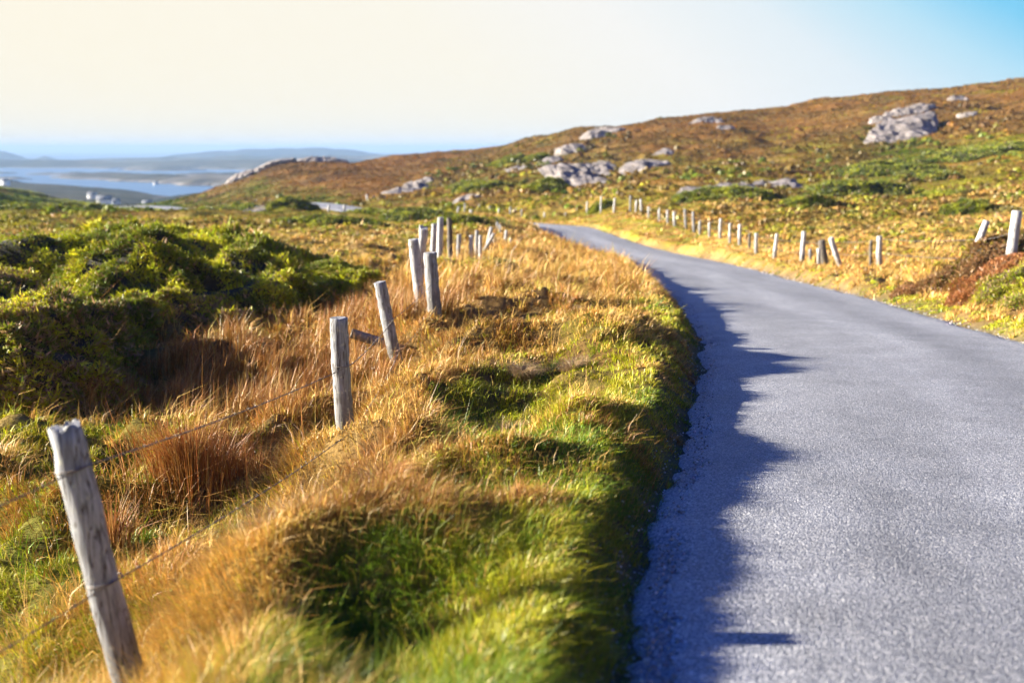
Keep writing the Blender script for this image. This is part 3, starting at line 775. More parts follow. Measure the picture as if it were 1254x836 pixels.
# ------------------------------------------------------------------ gorse bushes
def gorse(px, py, d, rx, ry, rz, nspr, label, group, tint=(1, 1, 1), sprig=0.042, brown=0.15, parts=True, yaw=0.0, sink=0.15, lumps=1.6, kind_name='gorse_bush', cat='bush'):
    if parts: rz, ry = rz * 0.80, ry * 1.2
    p = at(px, py, d)
    z0 = float(ground_z(p[0], p[1]))
    cy_, sy_ = math.cos(yaw), math.sin(yaw)
    sx, sy2 = p[0] * 3.1, p[1] * 2.3
    def surf(th, ph):
        # dome with lobes
        nx, ny, nz = np.cos(th) * np.sin(ph), np.sin(th) * np.sin(ph), np.cos(ph)
        X, Y = nx * rx, ny * ry
        lob = 1 + 0.30 * fbm(X * lumps / max(rx, .5) * 1.6 + sx, Y * lumps / max(ry, .5) * 1.6 + sy2 + nz, 5, 3) + 0.10 * fbm(X * 5 + sx, Y * 5 + nz * 4, 6, 2)
        X, Y, Z = X * lob, Y * lob, nz * rz * lob
        Xr, Yr = X * cy_ - Y * sy_, X * sy_ + Y * cy_
        g = ground_z(p[0] + Xr, p[1] + Yr) - z0
        return np.stack([Xr, Yr, Z + g - sink * rz], -1)
    # core of twigs
    A, B = 40, 16
    th = np.linspace(0, 2 * np.pi, A, endpoint=False); ph = np.linspace(0.02, 1.62, B)
    TH, PH = np.meshgrid(th, ph)
    S = surf(TH.ravel(), PH.ravel()) * np.array([0.95, 0.95, 0.95])
    ii = np.arange(A * B).reshape(B, A)
    q = np.stack([ii[:-1], np.roll(ii[:-1], -1, 1), np.roll(ii[1:], -1, 1), ii[1:]], -1).reshape(-1, 4)
    n = nspr
    n = int(n * (3.8 if parts else 1))
    cp = rng.uniform(-0.05, 1, n); ph = np.arccos(np.clip(cp, -0.05, 1)); th = rng.random(n) * 6.283
    P = surf(th, ph)
    e = 0.03
    du = surf(th + e, ph) - P; dv = surf(th, ph + e) - P
    N = np.cross(dv, du); N /= np.linalg.norm(N, axis=1)[:, None] + 1e-9
    N *= np.sign(N[:, 2:3] + 0.2)
    P = P + N * (0.10 * fbm(P[:, 0] * 3.1 + sx, P[:, 1] * 3.1 + P[:, 2] * 2.7, 77, 3) * min(rz, 1.2))[:, None]
    N = N + np.array([-0.1, 0, 0.45]); N /= np.linalg.norm(N, axis=1)[:, None]
    P -= N * (rng.random((n, 1)) ** 1.5) * 0.18 * min(rz, 1.2)
    k = 5
    nz = 0.5 + 0.5 * fbm(P[:, 0] * 1.6 + sx, P[:, 1] * 1.6 + sy2 + P[:, 2], 8, 3)
    yel = np.clip((nz - 0.35) * 2.0, 0, 1)[:, None]
    c1 = np.array([0.13, 0.165, 0.014]) * (1 - yel) + np.array([0.60, 0.58, 0.032]) * yel
    dead = (rng.random(n) < brown * (0.4 + 1.6 * (0.5 + 0.5 * fbm(P[:, 0] * 1.1 + sx, P[:, 1] * 1.1, 9, 2))))[:, None]
    c1 = np.where(dead, np.array([0.30, 0.20, 0.10]), c1) * np.array(tint)
    c1 = jitter(c1, n, 0.22)
    V = np.empty((n, k, 3, 3)); CC = np.empty((n, k, 3, 3))
    for j in range(k):
        D = N + rng.normal(0, 0.62, (n, 3)); D /= np.linalg.norm(D, axis=1)[:, None]
        Sd = np.cross(D, rng.normal(0, 1, (n, 3))); Sd /= np.linalg.norm(Sd, axis=1)[:, None] + 1e-9
        ln = (sprig * rng.uniform(0.6, 1.5, n) * np.where(rng.random(n) < (0.06 if parts else 0.0), 2.1, 1.0))[:, None]
        V[:, j, 0] = P - Sd * ln * 0.15; V[:, j, 1] = P + Sd * ln * 0.15; V[:, j, 2] = P + D * ln
        CC[:, j] = (c1 * np.exp(rng.normal(0, 0.15, (n, 1))))[:, None, :]
    V = V.reshape(-1, 3); T = np.arange(len(V)).reshape(-1, 3); CC = CC.reshape(-1, 3)
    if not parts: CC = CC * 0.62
    if parts:
        r = empty(kind_name, (p[0], p[1], z0))
        mesh_np('twigs', S, quads=q, mat=M_TWIG, parent=r, smooth=True)
        mesh_np('foliage', V, tris=T, col=CC, mat=M_GORSE, parent=r)
    else:
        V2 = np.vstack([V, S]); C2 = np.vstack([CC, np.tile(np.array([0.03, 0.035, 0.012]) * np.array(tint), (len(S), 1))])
        r = mesh_np(kind_name, V2, tris=T, quads=q + len(V), col=C2, mat=M_GORSE)
        r.location = (p[0], p[1], z0)
    tag(r, label, cat, group)
    return r


G1 = 'gorse bushes beyond the left fence'
gorse(20, 440, 12.2, 1.5, 1.3, 1.25, 16000, 'dark gorse mound cut by the photo edge beside the mossy ditch', G1, brown=0.35)
gorse(-60, 400, 14.5, 2.0, 2.0, 1.55, 14000, 'tall dark gorse mound furthest left with shaded crown', G1, brown=0.3)
gorse(95, 405, 14.6, 1.0, 1.0, 0.85, 9000, 'low yellow tipped gorse bush wedged between the dark mound and the broad one', G1, brown=0.2)
gorse(205, 395, 17.5, 2.1, 1.7, 1.45, 20000, 'broad yellow green gorse mound rising behind the rush bed', G1, brown=0.12)
gorse(150, 360, 21, 2.6, 2.2, 1.7, 18000, 'bright sunlit gorse mound highest of those beyond the rushes', G1, brown=0.08, tint=(1.1, 1.1, 1))
gorse(315, 385, 19, 1.7, 1.4, 1.4, 18000, 'gorse mound with deep shadowed right flank in the middle of the thicket', G1, brown=0.12)
gorse(400, 362, 21.5, 1.3, 1.2, 0.75, 12000, 'low gorse spreading at the right end of the thicket near the fence', G1, brown=0.1)
gorse(268, 392, 16.2, 1.0, 0.7, 0.72, 8000, 'olive gorse bush in front of the broad mound at the rush edge', G1, brown=0.45)
gorse(235, 352, 27, 2.6, 1.8, 1.35, 12000, 'rounded green gorse mound peeping over the thicket from behind', G1, brown=0.08, sprig=0.11)
gorse(330, 345, 26, 1.6, 1.2, 0.9, 9000, 'small gorse mound behind the shadowed one towards the open moor', G1, brown=0.1, sprig=0.11)
gorse(575, 348, 24, 1.25, 0.9, 0.55, 8000, 'dark little gorse bush growing among the fence posts beside the tall straw grass', G1, brown=0.3)

G2 = 'gorse patches on the open moor'
for i, (px, py, d, rx, rz, lab) in enumerate([
    (268, 258, 150, 6.0, 1.7, 'dark gorse patch just right of the far stretch of road'),
    (356, 260, 118, 3.6, 1.6, 'rounded gorse bush left of the strip of road in front of the brown ridge'),
    (464, 263, 106, 3.4, 0.9, 'low gorse mound at the right end of the strip of far road'),
    (508, 262, 92, 3.6, 1.3, 'domed dark gorse bush below the white rocks of the ridge'),
    (430, 285, 66, 3.0, 0.9, 'green gorse patch in the grassy moor below the road strip'),
    (380, 275, 78, 2.8, 1.0, 'brown green gorse hump on the moor behind the thicket'),
    (1045, 240, 96, 5.0, 1.6, 'large bright green gorse patch low on the hillside under the split rock'),
    (1085, 217, 125, 6.5, 1.8, 'wide dark gorse patch on the hillside below the split rock'),
    (1135, 226, 112, 4.0, 1.3, 'dark gorse right of the wide patch on the hillside'),
    (1205, 195, 140, 7.0, 1.3, 'long green gorse bank high on the hill'),
    (905, 252, 86, 3.2, 1.0, 'dark gorse in front of the flat pale rock behind the fence'),
    (860, 256, 86, 2.6, 0.9, 'small dark gorse left of the flat pale rock'),
    (735, 253, 92, 1.2, 0.8, 'little gorse bush at the foot of a post beyond the bend'),
    (588, 236, 145, 4.0, 1.3, 'green gorse clump on the slope above the far fence'),
    (672, 234, 135, 3.0, 1.3, 'dark gorse against the left side of the big pale slab'),
    (570, 235, 160, 3.0, 1.1, 'dark gorse spot on the slope between the ridge and the slabs'),
    (620, 204, 215, 3.6, 0.8, 'dark gorse spot high under the skyline left of the summit rocks'),
    (655, 203, 205, 3.0, 0.8, 'second dark spot under the skyline beside the pale boulder'),
    (1150, 250, 78, 2.4, 0.9, 'dark low gorse on the tussocky slope behind the two leaning posts'),
    (1185, 262, 62, 1.6, 0.8, 'shaded gorse hump above the leaning white post'),
    (985, 255, 72, 2.2, 0.8, 'small gorse hump above the middle of the fence'),
    (560, 282, 66, 2.0, 0.8, 'green gorse tuft on the moor behind the tall post group'),
    (40, 262, 120, 5.0, 1.2, 'dark gorse streak on the left moor'),
    (110, 258, 140, 5.5, 1.4, 'low gorse streak on the left moor before the drop to the sea'),
    (85, 250, 285, 9.0, 1.0, 'dark bush line at the rim of the land above the bay'),
    (20, 243, 310, 10.0, 1.0, 'dark bush on the left knoll above the bay')]):
    far_ = d > 60
    gorse(px, py, d, rx, rx * 0.75, rz, 5200 if d < 100 else 4200, lab, G2, brown=0.1, parts=False, sprig=0.0020 * d, sink=0.25, lumps=2.2, tint=(1.0, 1.1, 1.0))

GH = 'rusty heather bushes on the bank by the right hand posts'
HB = dict(kind_name='heather_bush', cat='heather', sprig=0.042)
gorse(1150, 352, 22.0, 0.9, 0.7, 0.62, 6000, 'lowest brown heather bush at the left tip of the bank beside tan grass', GH, tint=(0.80, 0.62, 0.52), brown=0.75, **HB)
gorse(1232, 350, 19.3, 1.0, 0.8, 0.85, 8000, 'orange brown heather bush between the green gorse and the leaning white post', GH, tint=(0.95, 0.62, 0.45), brown=0.85, **HB)
gorse(1195, 340, 21.5, 1.2, 0.9, 0.98, 9000, 'broad brown heather bush on the bank under the leaning white post', GH, tint=(0.72, 0.60, 0.5), brown=0.8, **HB)
gorse(1262, 322, 21.5, 1.2, 0.9, 1.0, 6000, 'brownish heather bush behind the green gorse at the right edge', GH, tint=(0.75, 0.66, 0.5), brown=0.7, **HB)
gorse(1262, 330, 18.5, 1.0, 1.0, 0.85, 6000, 'green gorse bush at the right edge beside the rusty heather', G1, brown=0.25)

# ------------------------------------------------------------------ rocks
def rock(px, py, d, w_, h_, t_, label, group, ang=0.0, seed=0):
    """an outcrop: a fractured slab leaning on the slope; w_ wide, h_ up the slope, t_ proud of the ground"""
    p = at(px, py, d)
    z0 = float(ground_z(p[0], p[1]))
    r = np.random.default_rng(seed + 100)
    A, B = 84, 34
    th = np.linspace(0, 2 * np.pi, A, endpoint=False); ph = np.linspace(0.03, np.pi * 0.62, B)
    TH, PH = np.meshgrid(th, ph)
    D = np.stack([np.cos(TH) * np.sin(PH), np.sin(TH) * np.sin(PH), np.cos(PH)], -1).reshape(-1, 3)
    rad = np.full(len(D), 1.25) * (1 + 0.30 * fbm(np.cos(TH.ravel()) * 1.3 + seed * 3.7, np.sin(TH.ravel()) * 1.3, 90, 3))
    for _ in range(13):                                         # planes cut facets
        nn = r.normal(0, 1, 3); nn[2] = abs(nn[2]) * 0.8; nn /= np.linalg.norm(nn)
        c = D @ nn
        lim = r.uniform(0.62, 0.98)
        rad = np.where(c > 0.05, np.minimum(rad, lim / np.maximum(c, 0.05)), rad)
    rad *= 1 + 0.16 * fbm(D[:, 0] * 3.5 + seed, D[:, 1] * 3.5 + D[:, 2] * 2.5, 41 + seed, 4)
    X = D * rad[:, None] * np.array([w_ / 2, h_ / 2, t_])
    # beds and joints: the slab breaks into steps along one strike
    st = X[:, 0] * 0.8 + X[:, 1] * 0.6 + 0.5 * fbm(X[:, 0] * 0.7, X[:, 1] * 0.7, 61 + seed, 3)
    step_ = 0.9 + 0.5 * (seed % 3)
    X[:, 2] += 0.30 * min(t_, 1.3) * ((st / step_) % 1.0 - 0.5) * sstep(0.2, 0.6, X[:, 2] / t_)
    X[:, 2] += 0.35 * t_ * fbm(X[:, 0] * 0.9 + seed, X[:, 1] * 0.9, 62 + seed, 4)
    tilt = 0.40 if w_ < 9.9 or w_ > 14.8 and h_ > 11.5 else 0.22
    X[:, 2] = X[:, 2] * 0.55 + tilt * np.clip(X[:, 1], -h_ * 0.5, h_ * 0.42) + 0.10 * h_ * tilt
    ca, sa = math.cos(ang), math.sin(ang)
    x, y = X[:, 0] * ca - X[:, 1] * sa, X[:, 0] * sa + X[:, 1] * ca
    z = X[:, 2] + ground_z(p[0] + x, p[1] + y) - z0
    ii = np.arange(A * B).reshape(B, A)
    q = np.stack([ii[:-1], ii[1:], np.roll(ii[1:], -1, 1), np.roll(ii[:-1], -1, 1)], -1).reshape(-1, 4)
    caps = [[0 * A + k, 0 * A + (k + 1) % A, A * B] for k in range(A)]
    V = np.vstack([np.stack([x, y, z], 1), [[x[:A].mean(), y[:A].mean(), z[:A].mean()]]])
    o = mesh_np('rock_outcrop', V, quads=q, tris=caps, mat=M_ROCK)
    o.location = (p[0], p[1], z0)
    tag(o, label, 'rock', group)


GR = 'pale rock outcrops on the hill and ridge'
for i, a in enumerate([
    (708, 228, 140, 7.2, 11, 1.9500000000000002, 'tallest pale slab of the group above the road bend', 0.5),
    (716, 204, 158, 7.0, 9, 1.6900000000000002, 'pale slab stacked directly above the tallest one', 0.2),
    (727, 234, 134, 4.2, 8, 1.0, 'narrow slab leaning on the right of the tallest one', 0.7),
    (700, 182, 205, 6.0, 7, 1.6, 'pale boulder above the slab group on the open slope', 0.3),
    (745, 171, 240, 8.0, 8, 2.6, 'blocky rock breaking the slope just under the skyline', 0.1),
    (728, 176, 235, 5.0, 6, 1.5, 'smaller rock touching the left of the skyline block', 0.2),
    (797, 200, 165, 7.5, 9, 1.3, 'pale slab patch right of the bend group', 0.4),
    (782, 213, 150, 4.0, 6, 1.0, 'low broken slab under the right hand patch', 0.2),
    (815, 192, 180, 3.0, 4, 0.8, 'small pale stone at the upper right of that patch', 0.0),
    (868, 167, 235, 7.0, 5, 1.2, 'flat rock alone on the open upper slope', 0.1),
    (888, 176, 215, 3.0, 3, 0.6, 'little stone below the lone flat rock', 0.1),
    (1105, 168, 185, 13.2, 12, 2.6, 'largest split rock face high on the right hill', 0.3),
    (1108, 146, 210, 8.0, 6, 2.4, 'dark capped rock on top of the split face', 0.0),
    (1082, 150, 205, 4.0, 4, 1.0, 'small rock left of the dark capped one', 0.0),
    (1173, 125, 225, 4.0, 4, 1.4, 'small pale rock near the skyline right of the split face', 0.0),
    (1185, 152, 195, 3.0, 3, 0.8, 'lone stone right of the split rock face', 0.2),
    (887, 243, 92, 5.0, 3.2, 0.9, 'flat pale rock just behind the middle of the fence', 0.1),
    (955, 232, 108, 5.0, 3, 0.7, 'broken grey rock right of the flat pale one', 0.1),
    (935, 229, 112, 2.4, 2, 0.6, 'small stone between the flat and the broken rock', 0.1),
    (318, 211, 316, 17, 11, 6.5, 'big grey rock dome at the seaward tip of the ridge', 0.1),
    (294, 219, 304, 9, 8, 4.5, 'lower grey rock left of the big dome above the bay', 0.2),
    (345, 206, 318, 9, 7, 4.5, 'grey rock hugging the right shoulder of the dome', 0.1),
    (385, 206, 318, 12, 8, 4.5, 'grey slab on the ridge top between dome and brown slope', 0.0),
    (408, 202, 322, 9, 7, 4.5, 'second ridge slab a little higher to the right', 0.1),
    (520, 224, 188, 4.0, 6, 1.5, 'upright pale rock at the head of the ridge scree', 0.4),
    (505, 232, 178, 6.0, 5, 1.0, 'long pale rock in the ridge scree', 0.2),
    (488, 236, 172, 5.0, 4, 0.9, 'lowest pale rock of the ridge scree', 0.1),
    (577, 230, 160, 3.2, 4, 0.9, 'pale stone on the slope above the far fence', 0.3),
    (573, 246, 130, 3.0, 2, 0.8, 'boulder behind the pair of far fence posts', 0.2),
    (312, 264, 116, 2.6, 2, 0.6, 'pale stones scattered on the moor under the far road', 0.3),
    (392, 272, 92, 1.8, 1.5, 0.5, 'pale stone in the moor below the strip of road', 0.2),
    (640, 210, 190, 4.0, 3, 1.0, 'grey stone on the dark slope left of the slab group', 0.2),
    (672, 203, 190, 5.0, 5, 1.2, 'grey slab half covered by gorse left of the upper slab', 0.3)]):
    rock(a[0], a[1], a[2], a[3] * 1.35, a[4] * 1.0, a[5] * (1.0 if a[5] < 2.6 else 0.62), a[6], GR, a[7], i)

# ------------------------------------------------------------------ fence posts
POSTS = {}


def post(name, base, top, dia, label, group, mat, sides=14, rings=9, d_top=None, parts=False, jag=0.0, d=10, sink=0.25, extra=None):
    """base and top are (px, py) in the photo; d the distance; the foot is buried in the ground below"""
    b = at(base[0], base[1], d); t = at(top[0], top[1], d if d_top is None else d_top)
    z0 = float(ground_z(b[0], b[1]))
    # slide the foot along the post's own line to the ground
    ax = t - b
    k = (z0 - b[2]) / ax[2]
    k = max(min(k, 0.6), -0.9)
    foot = b + ax * k
    z0 = float(ground_z(foot[0], foot[1]))
    axis = t - foot
    L = np.linalg.norm(axis); axis /= L
    foot0 = foot.copy()
    s = np.cross(axis, [0, 1, 0.01]); s /= np.linalg.norm(s); u = np.cross(s, axis)
    r = np.random.default_rng(int(abs(base[0] * 13 + base[1] * 7)))
    V, T, Q = [], [], []
    zs = np.concatenate([[-sink], np.linspace(0, L - 0.008, rings), [L]])
    for i, z in enumerate(zs):
        bend = 0.012 * math.sin(z * 3 + r.random()) * (extra or 1)
        for j in range(sides):
            a = 2 * math.pi * j / sides
            rad = dia / 2 * (1 + 0.05 * math.sin(2 * a + 1 + z) + 0.035 * r.normal()) * (1.04 - 0.08 * z / L)
            zz = z
            if i >= len(zs) - 2:
                zz += jag * (0.5 * math.sin(a * 1.0 + 0.8) + 0.5 * r.normal())
                if i == len(zs) - 1: rad *= 0.90
            p_ = axis * zz + s * (math.cos(a) * rad + bend) + u * math.sin(a) * rad
            V.append(p_)
    n = len(zs)
    for i in range(n - 1):
        for j in range(sides):
            Q.append((i * sides + j, i * sides + (j + 1) % sides, (i + 1) * sides + (j + 1) % sides, (i + 1) * sides + j))
    V.append(axis * (L - 0.002 - jag * 0.2)); c = len(V) - 1
    for j in range(sides): T.append(((n - 1) * sides + j, (n - 1) * sides + (j + 1) % sides, c))
    o = mesh_np(name, V, tris=T, quads=Q, mat=mat)
    o.data.polygons.foreach_set('use_smooth', np.array([True] * len(Q) + [False] * len(T)))
    o.location = foot0
    tag(o, label, 'post', group)
    return o, foot0, axis, L, s, u


GL, GRr, GF = 'fence posts along the left verge', 'fence posts along the right verge', 'far fence posts beyond the bend'
near_posts = {}
for key, base, top, dia, d, d_top, lab, mat, jag in [
    ('p1', (163, 838), (76, 522), 0.124, 3.7, 3.75, 'nearest grey fence post, thick and leaning left with a split jagged top', M_WOOD, 0.022),
    ('p2', (428, 567), (414, 389), 0.132, 7.4, 7.4, 'upright grey post with a flat sawn top where the wires meet the bank', M_WOOD, 0.004),
    ('p3', (487, 446), (465, 345), 0.140, 11.4, 11.4, 'grey post leaning left with a fallen rail propped at its foot', M_WOOD, 0.004),
    ('p4', (535, 402), (527, 309), 0.170, 13.0, 13.0, 'thick grey post standing just right of a thinner pale leaning one', M_WOOD, 0.004),
    ('p5', (517, 376), (505.5, 293), 0.155, 15.0, 15.0, 'thin pale post leaning left beside the thick grey one', M_WOODB, 0.006)]:
    near_posts[key] = post('fence_post', base, top, dia, lab, GL, mat, 20, 16, d_top, jag=jag, d=d)

post('fence_post', (521, 345), (515, 279), 0.17, 'twisted weathered post with a ragged top behind the thin leaning one', GL, M_WOODB, d=19, jag=0.05, extra=5)
for base, top, dia, d, lab, mat in [
    ((530, 318), (531.5, 274), 0.15, 27, 'shorter pale post left of the tallest post in the cluster', M_WOODB),
    ((539, 318), (539, 266), 0.16, 26, 'tallest pale post in the cluster behind the leaning pair', M_WOODB),
    ((552, 318), (549.5, 267), 0.14, 28, 'dark shaded post right of the tallest one in the cluster', M_WOODD),
    ((562, 320), (562.5, 287), 0.15, 33, 'lone half grey post between the tall cluster and the next pair', M_WOOD),
    ((577, 325), (577, 288), 0.14, 33, 'bright straight post at the left of the trio by the leaning brace', M_WOODB),
    ((584, 316), (584, 282), 0.14, 37, 'bluish shaded post at the back of the trio by the brace', M_WOOD),
    ((589, 326), (588, 288), 0.12, 34, 'thin pale post at the right of the trio by the brace', M_WOODB),
    ((597, 302), (602, 278), 0.15, 41, 'post leaning right with a diagonal brace against it', M_WOODB),
    ((606, 301), (605.5, 291), 0.13, 44, 'short stub of a post just right of the diagonal brace', M_WOODB),
    ((610, 282), (609, 272), 0.15, 62, 'left one of two small white posts above the brace', M_WOODB),
    ((613, 288), (612.5, 275), 0.14, 58, 'right one of two small white posts above the brace', M_WOODB),
    ((619, 300), (620.5, 282), 0.14, 48, 'thin white post by the straw grass right of the brace', M_WOODB),
    ((624.5, 301), (626, 292), 0.13, 46, 'stubby white post at the edge of the straw grass', M_WOODB)]:
    post('fence_post', base, top, dia, lab, GL, mat, 10, 5, d=d)
o = post('brace', (591, 311), (605.5, 286), 0.15, 'diagonal pale brace propped against a leaning post', None, M_WOODB, 10, 5, d=40)[0]
o.name = 'fence_brace'; o['category'] = 'brace'

for base, top, dia, d, lab, mat in [
    ((1240, 302), (1245, 258), 0.20, 20, 'big pale post on the heather bank at the right edge', M_WOODB),
    ((1194, 308), (1208, 270), 0.15, 21.5, 'white post leaning steeply right out of the heather bank', M_WOODB),
    ((1077, 333), (1077, 289), 0.17, 31, 'upright white post right beside a thin dark stake', M_WOODB),
    ((1066.5, 327), (1066.5, 294), 0.10, 32, 'thin dark stake left of the upright white post', M_WOODD),
    ((1030, 328), (1017, 291), 0.17, 33, 'thick white post leaning left beside the dark rotten stump', M_WOODB),
    ((1011, 325), (1006, 294), 0.24, 34, 'fat dark rotten post between white posts', M_WOODD),
    ((1003, 327), (1003, 304), 0.12, 33.5, 'short thin white stake touching the fat dark post', M_WOODB),
    ((992.5, 319), (992.5, 305), 0.12, 36, 'short brown stub left of the fat dark post', M_WOOD),
    ((982.5, 316), (984.5, 283), 0.17, 37, 'straight white post left of the brown stub', M_WOODB),
    ((948.5, 316), (951.7, 286), 0.15, 41, 'slender white post tilted slightly right alone in tan grass', M_WOODB),
    ((926.3, 309), (926.3, 285.5), 0.16, 45, 'white post right of a dark broken stub', M_WOODB),
    ((918, 301), (918, 285.5), 0.12, 48, 'dark broken stub between two white posts', M_WOODD),
    ((906, 299), (906, 274.5), 0.17, 50, 'white post left of the dark broken stub', M_WOODB),
    ((894, 299), (894, 273), 0.13, 51, 'thin white post second left from the dark broken stub', M_WOODB),
    ((882, 291), (882.5, 267.5), 0.17, 54, 'tallest white post in front of the flat pale rock', M_WOODB),
    ((869, 289), (869, 272), 0.14, 57, 'short white post left of the tallest one before the flat rock', M_WOODB),
    ((857, 288), (857.5, 270), 0.17, 60, 'short stout post second left of the tallest one before the flat rock', M_WOOD),
    ((850, 281), (848.5, 259.5), 0.16, 62, 'grey post leaning left, right one of a shaded pair', M_WOOD),
    ((840, 276), (838.5, 256), 0.16, 64, 'grey post leaning left, left one of a shaded pair', M_WOOD),
    ((826.5, 276.5), (825.5, 259), 0.19, 66, 'bright wide post, right one of the three white posts by the yellow verge', M_WOODB),
    ((818, 275.5), (817.5, 257), 0.16, 68, 'middle one of the three white posts by the yellow verge', M_WOODB),
    ((807.7, 272), (807.5, 255), 0.17, 70, 'left one of the three white posts by the yellow verge', M_WOODB),
    ((794.5, 268), (794.5, 253), 0.16, 73, 'short white post apart in the gap before the tilted pair', M_WOODB),
    ((786, 263), (784.5, 243.6), 0.18, 76, 'white post tilted left, taller one of the tilted pair', M_WOODB),
    ((779, 260), (779.5, 245), 0.17, 78, 'white post tilted right, shorter one of the tilted pair', M_WOODB),
    ((772, 257), (772, 239.6), 0.16, 80, 'greyish post standing high just left of the tilted pair', M_WOOD),
    ((752, 261), (753, 242.5), 0.18, 83, 'white post alone above the outer curve of the bend', M_WOODB)]:
    post('fence_post', base, top, dia, lab, GRr, mat, 10, 5, d=d)

for base, top, dia, d, lab, mat in [
    ((736, 253), (736, 240.5), 0.16, 88, 'far post with a little gorse bush at its foot', M_WOODB),
    ((719, 256), (719, 247), 0.16, 92, 'pale far post under the foot of the big slabs', M_WOODB),
    ((693, 267), (693, 260), 0.18, 95, 'short far post straight above the end of the tarmac', M_WOODB),
    ((667, 267), (667, 260), 0.18, 98, 'short far post at the tip of the visible road', M_WOODB),
    ((639, 266), (639, 256), 0.16, 102, 'faint far post right of the bright tall one past the bend', M_WOOD),
    ((625, 267), (625, 253), 0.18, 104, 'bright tall far post left past the bend', M_WOODB),
    ((611, 264), (611, 255), 0.18, 108, 'far post between the bright tall one and a faint pair', M_WOODB),
    ((600, 259), (600, 252), 0.18, 113, 'right one of the faint pair of far posts on the slope', M_WOOD),
    ((587, 257), (587, 250), 0.18, 117, 'left one of the faint pair of far posts on the slope', M_WOOD),
    ((569, 264), (569.5, 249), 0.20, 112, 'tall thin far post behind the stout white one', M_WOOD),
    ((577, 271), (577, 257), 0.32, 96, 'stout white far post with a heavy top', M_WOODB),
    ((560, 263), (562, 253), 0.22, 108, 'wide white far post leaning right by the boulder', M_WOODB),
    ((540, 253), (540, 247), 0.22, 128, 'dim far post left of the boulder on the slope', M_WOOD),
    ((529, 252), (529, 247), 0.20, 130, 'dim far post furthest left below the slope with gorse dome', M_WOOD),
    ((596, 272), (596, 266), 0.16, 86, 'left one of two grey far stubs over the posts of the left verge', M_WOOD),
    ((601, 271), (601, 267), 0.16, 86, 'right one of two grey far stubs over the posts of the left verge', M_WOOD),
    ((479, 247), (479, 241), 0.24, 150, 'rightmost post of the short row below the ridge scree', M_WOODB),
    ((471, 249), (471, 240), 0.26, 148, 'tallest post of the short row below the ridge scree', M_WOODB),
    ((458, 247), (458, 240), 0.28, 150, 'second left post of the short row below the ridge scree', M_WOOD),
    ((450.5, 247), (449, 238), 0.30, 150, 'leftmost leaning post of the short row below the ridge scree', M_WOODB),
    ((422, 261), (422, 251), 0.26, 112, 'right white post standing before the strip of far road', M_WOODB),
    ((402.6, 259), (402.6, 251), 0.26, 112, 'left white post standing before the strip of far road', M_WOODB),
    ((378, 260), (378, 247), 0.22, 118, 'grey post at the left end of the strip of far road', M_WOOD),
    ((314, 249), (314, 244), 0.34, 190, 'single far post between the two far stretches of road', M_WOODB)]:
    post('fence_post', base, top, dia, lab, GF, mat, 8, 4, d=d)

# fallen rail between the second and third post
def rail():
    a, b = at(430, 408, 11.9), at(502, 431, 12.0)
    ax = b - a; L = np.linalg.norm(ax); ax /= L
    s = np.cross(ax, [0, 1, 0]); s /= np.linalg.norm(s); u = np.cross(s, ax)
    V, Q, T = [], [], []
    zs = np.linspace(0, L, 8); N = 12
    for i, z in enumerate(zs):
        for j in range(N):
            t = 2 * math.pi * j / N
            r_ = 0.062 * (1 + 0.06 * math.sin(3 * t + z * 4))
            V.append(ax * z + s * math.cos(t) * r_ + u * math.sin(t) * r_ * 0.8)
    for i in range(7):
        for j in range(N): Q.append((i * N + j, i * N + (j + 1) % N, (i + 1) * N + (j + 1) % N, (i + 1) * N + j))
    V += [ax * 0, ax * L]
    for j in range(N): T += [(j, (j + 1) % N, len(V) - 2), (7 * N + j, 7 * N + (j + 1) % N, len(V) - 1)]
    o = mesh_np('fallen_rail', V, quads=Q, tris=T, mat=M_WOOD, smooth=False)
    o.location = a
    tag(o, 'grey wooden rail lying aslant between two leaning left posts over brown rushes', 'rail')
rail()

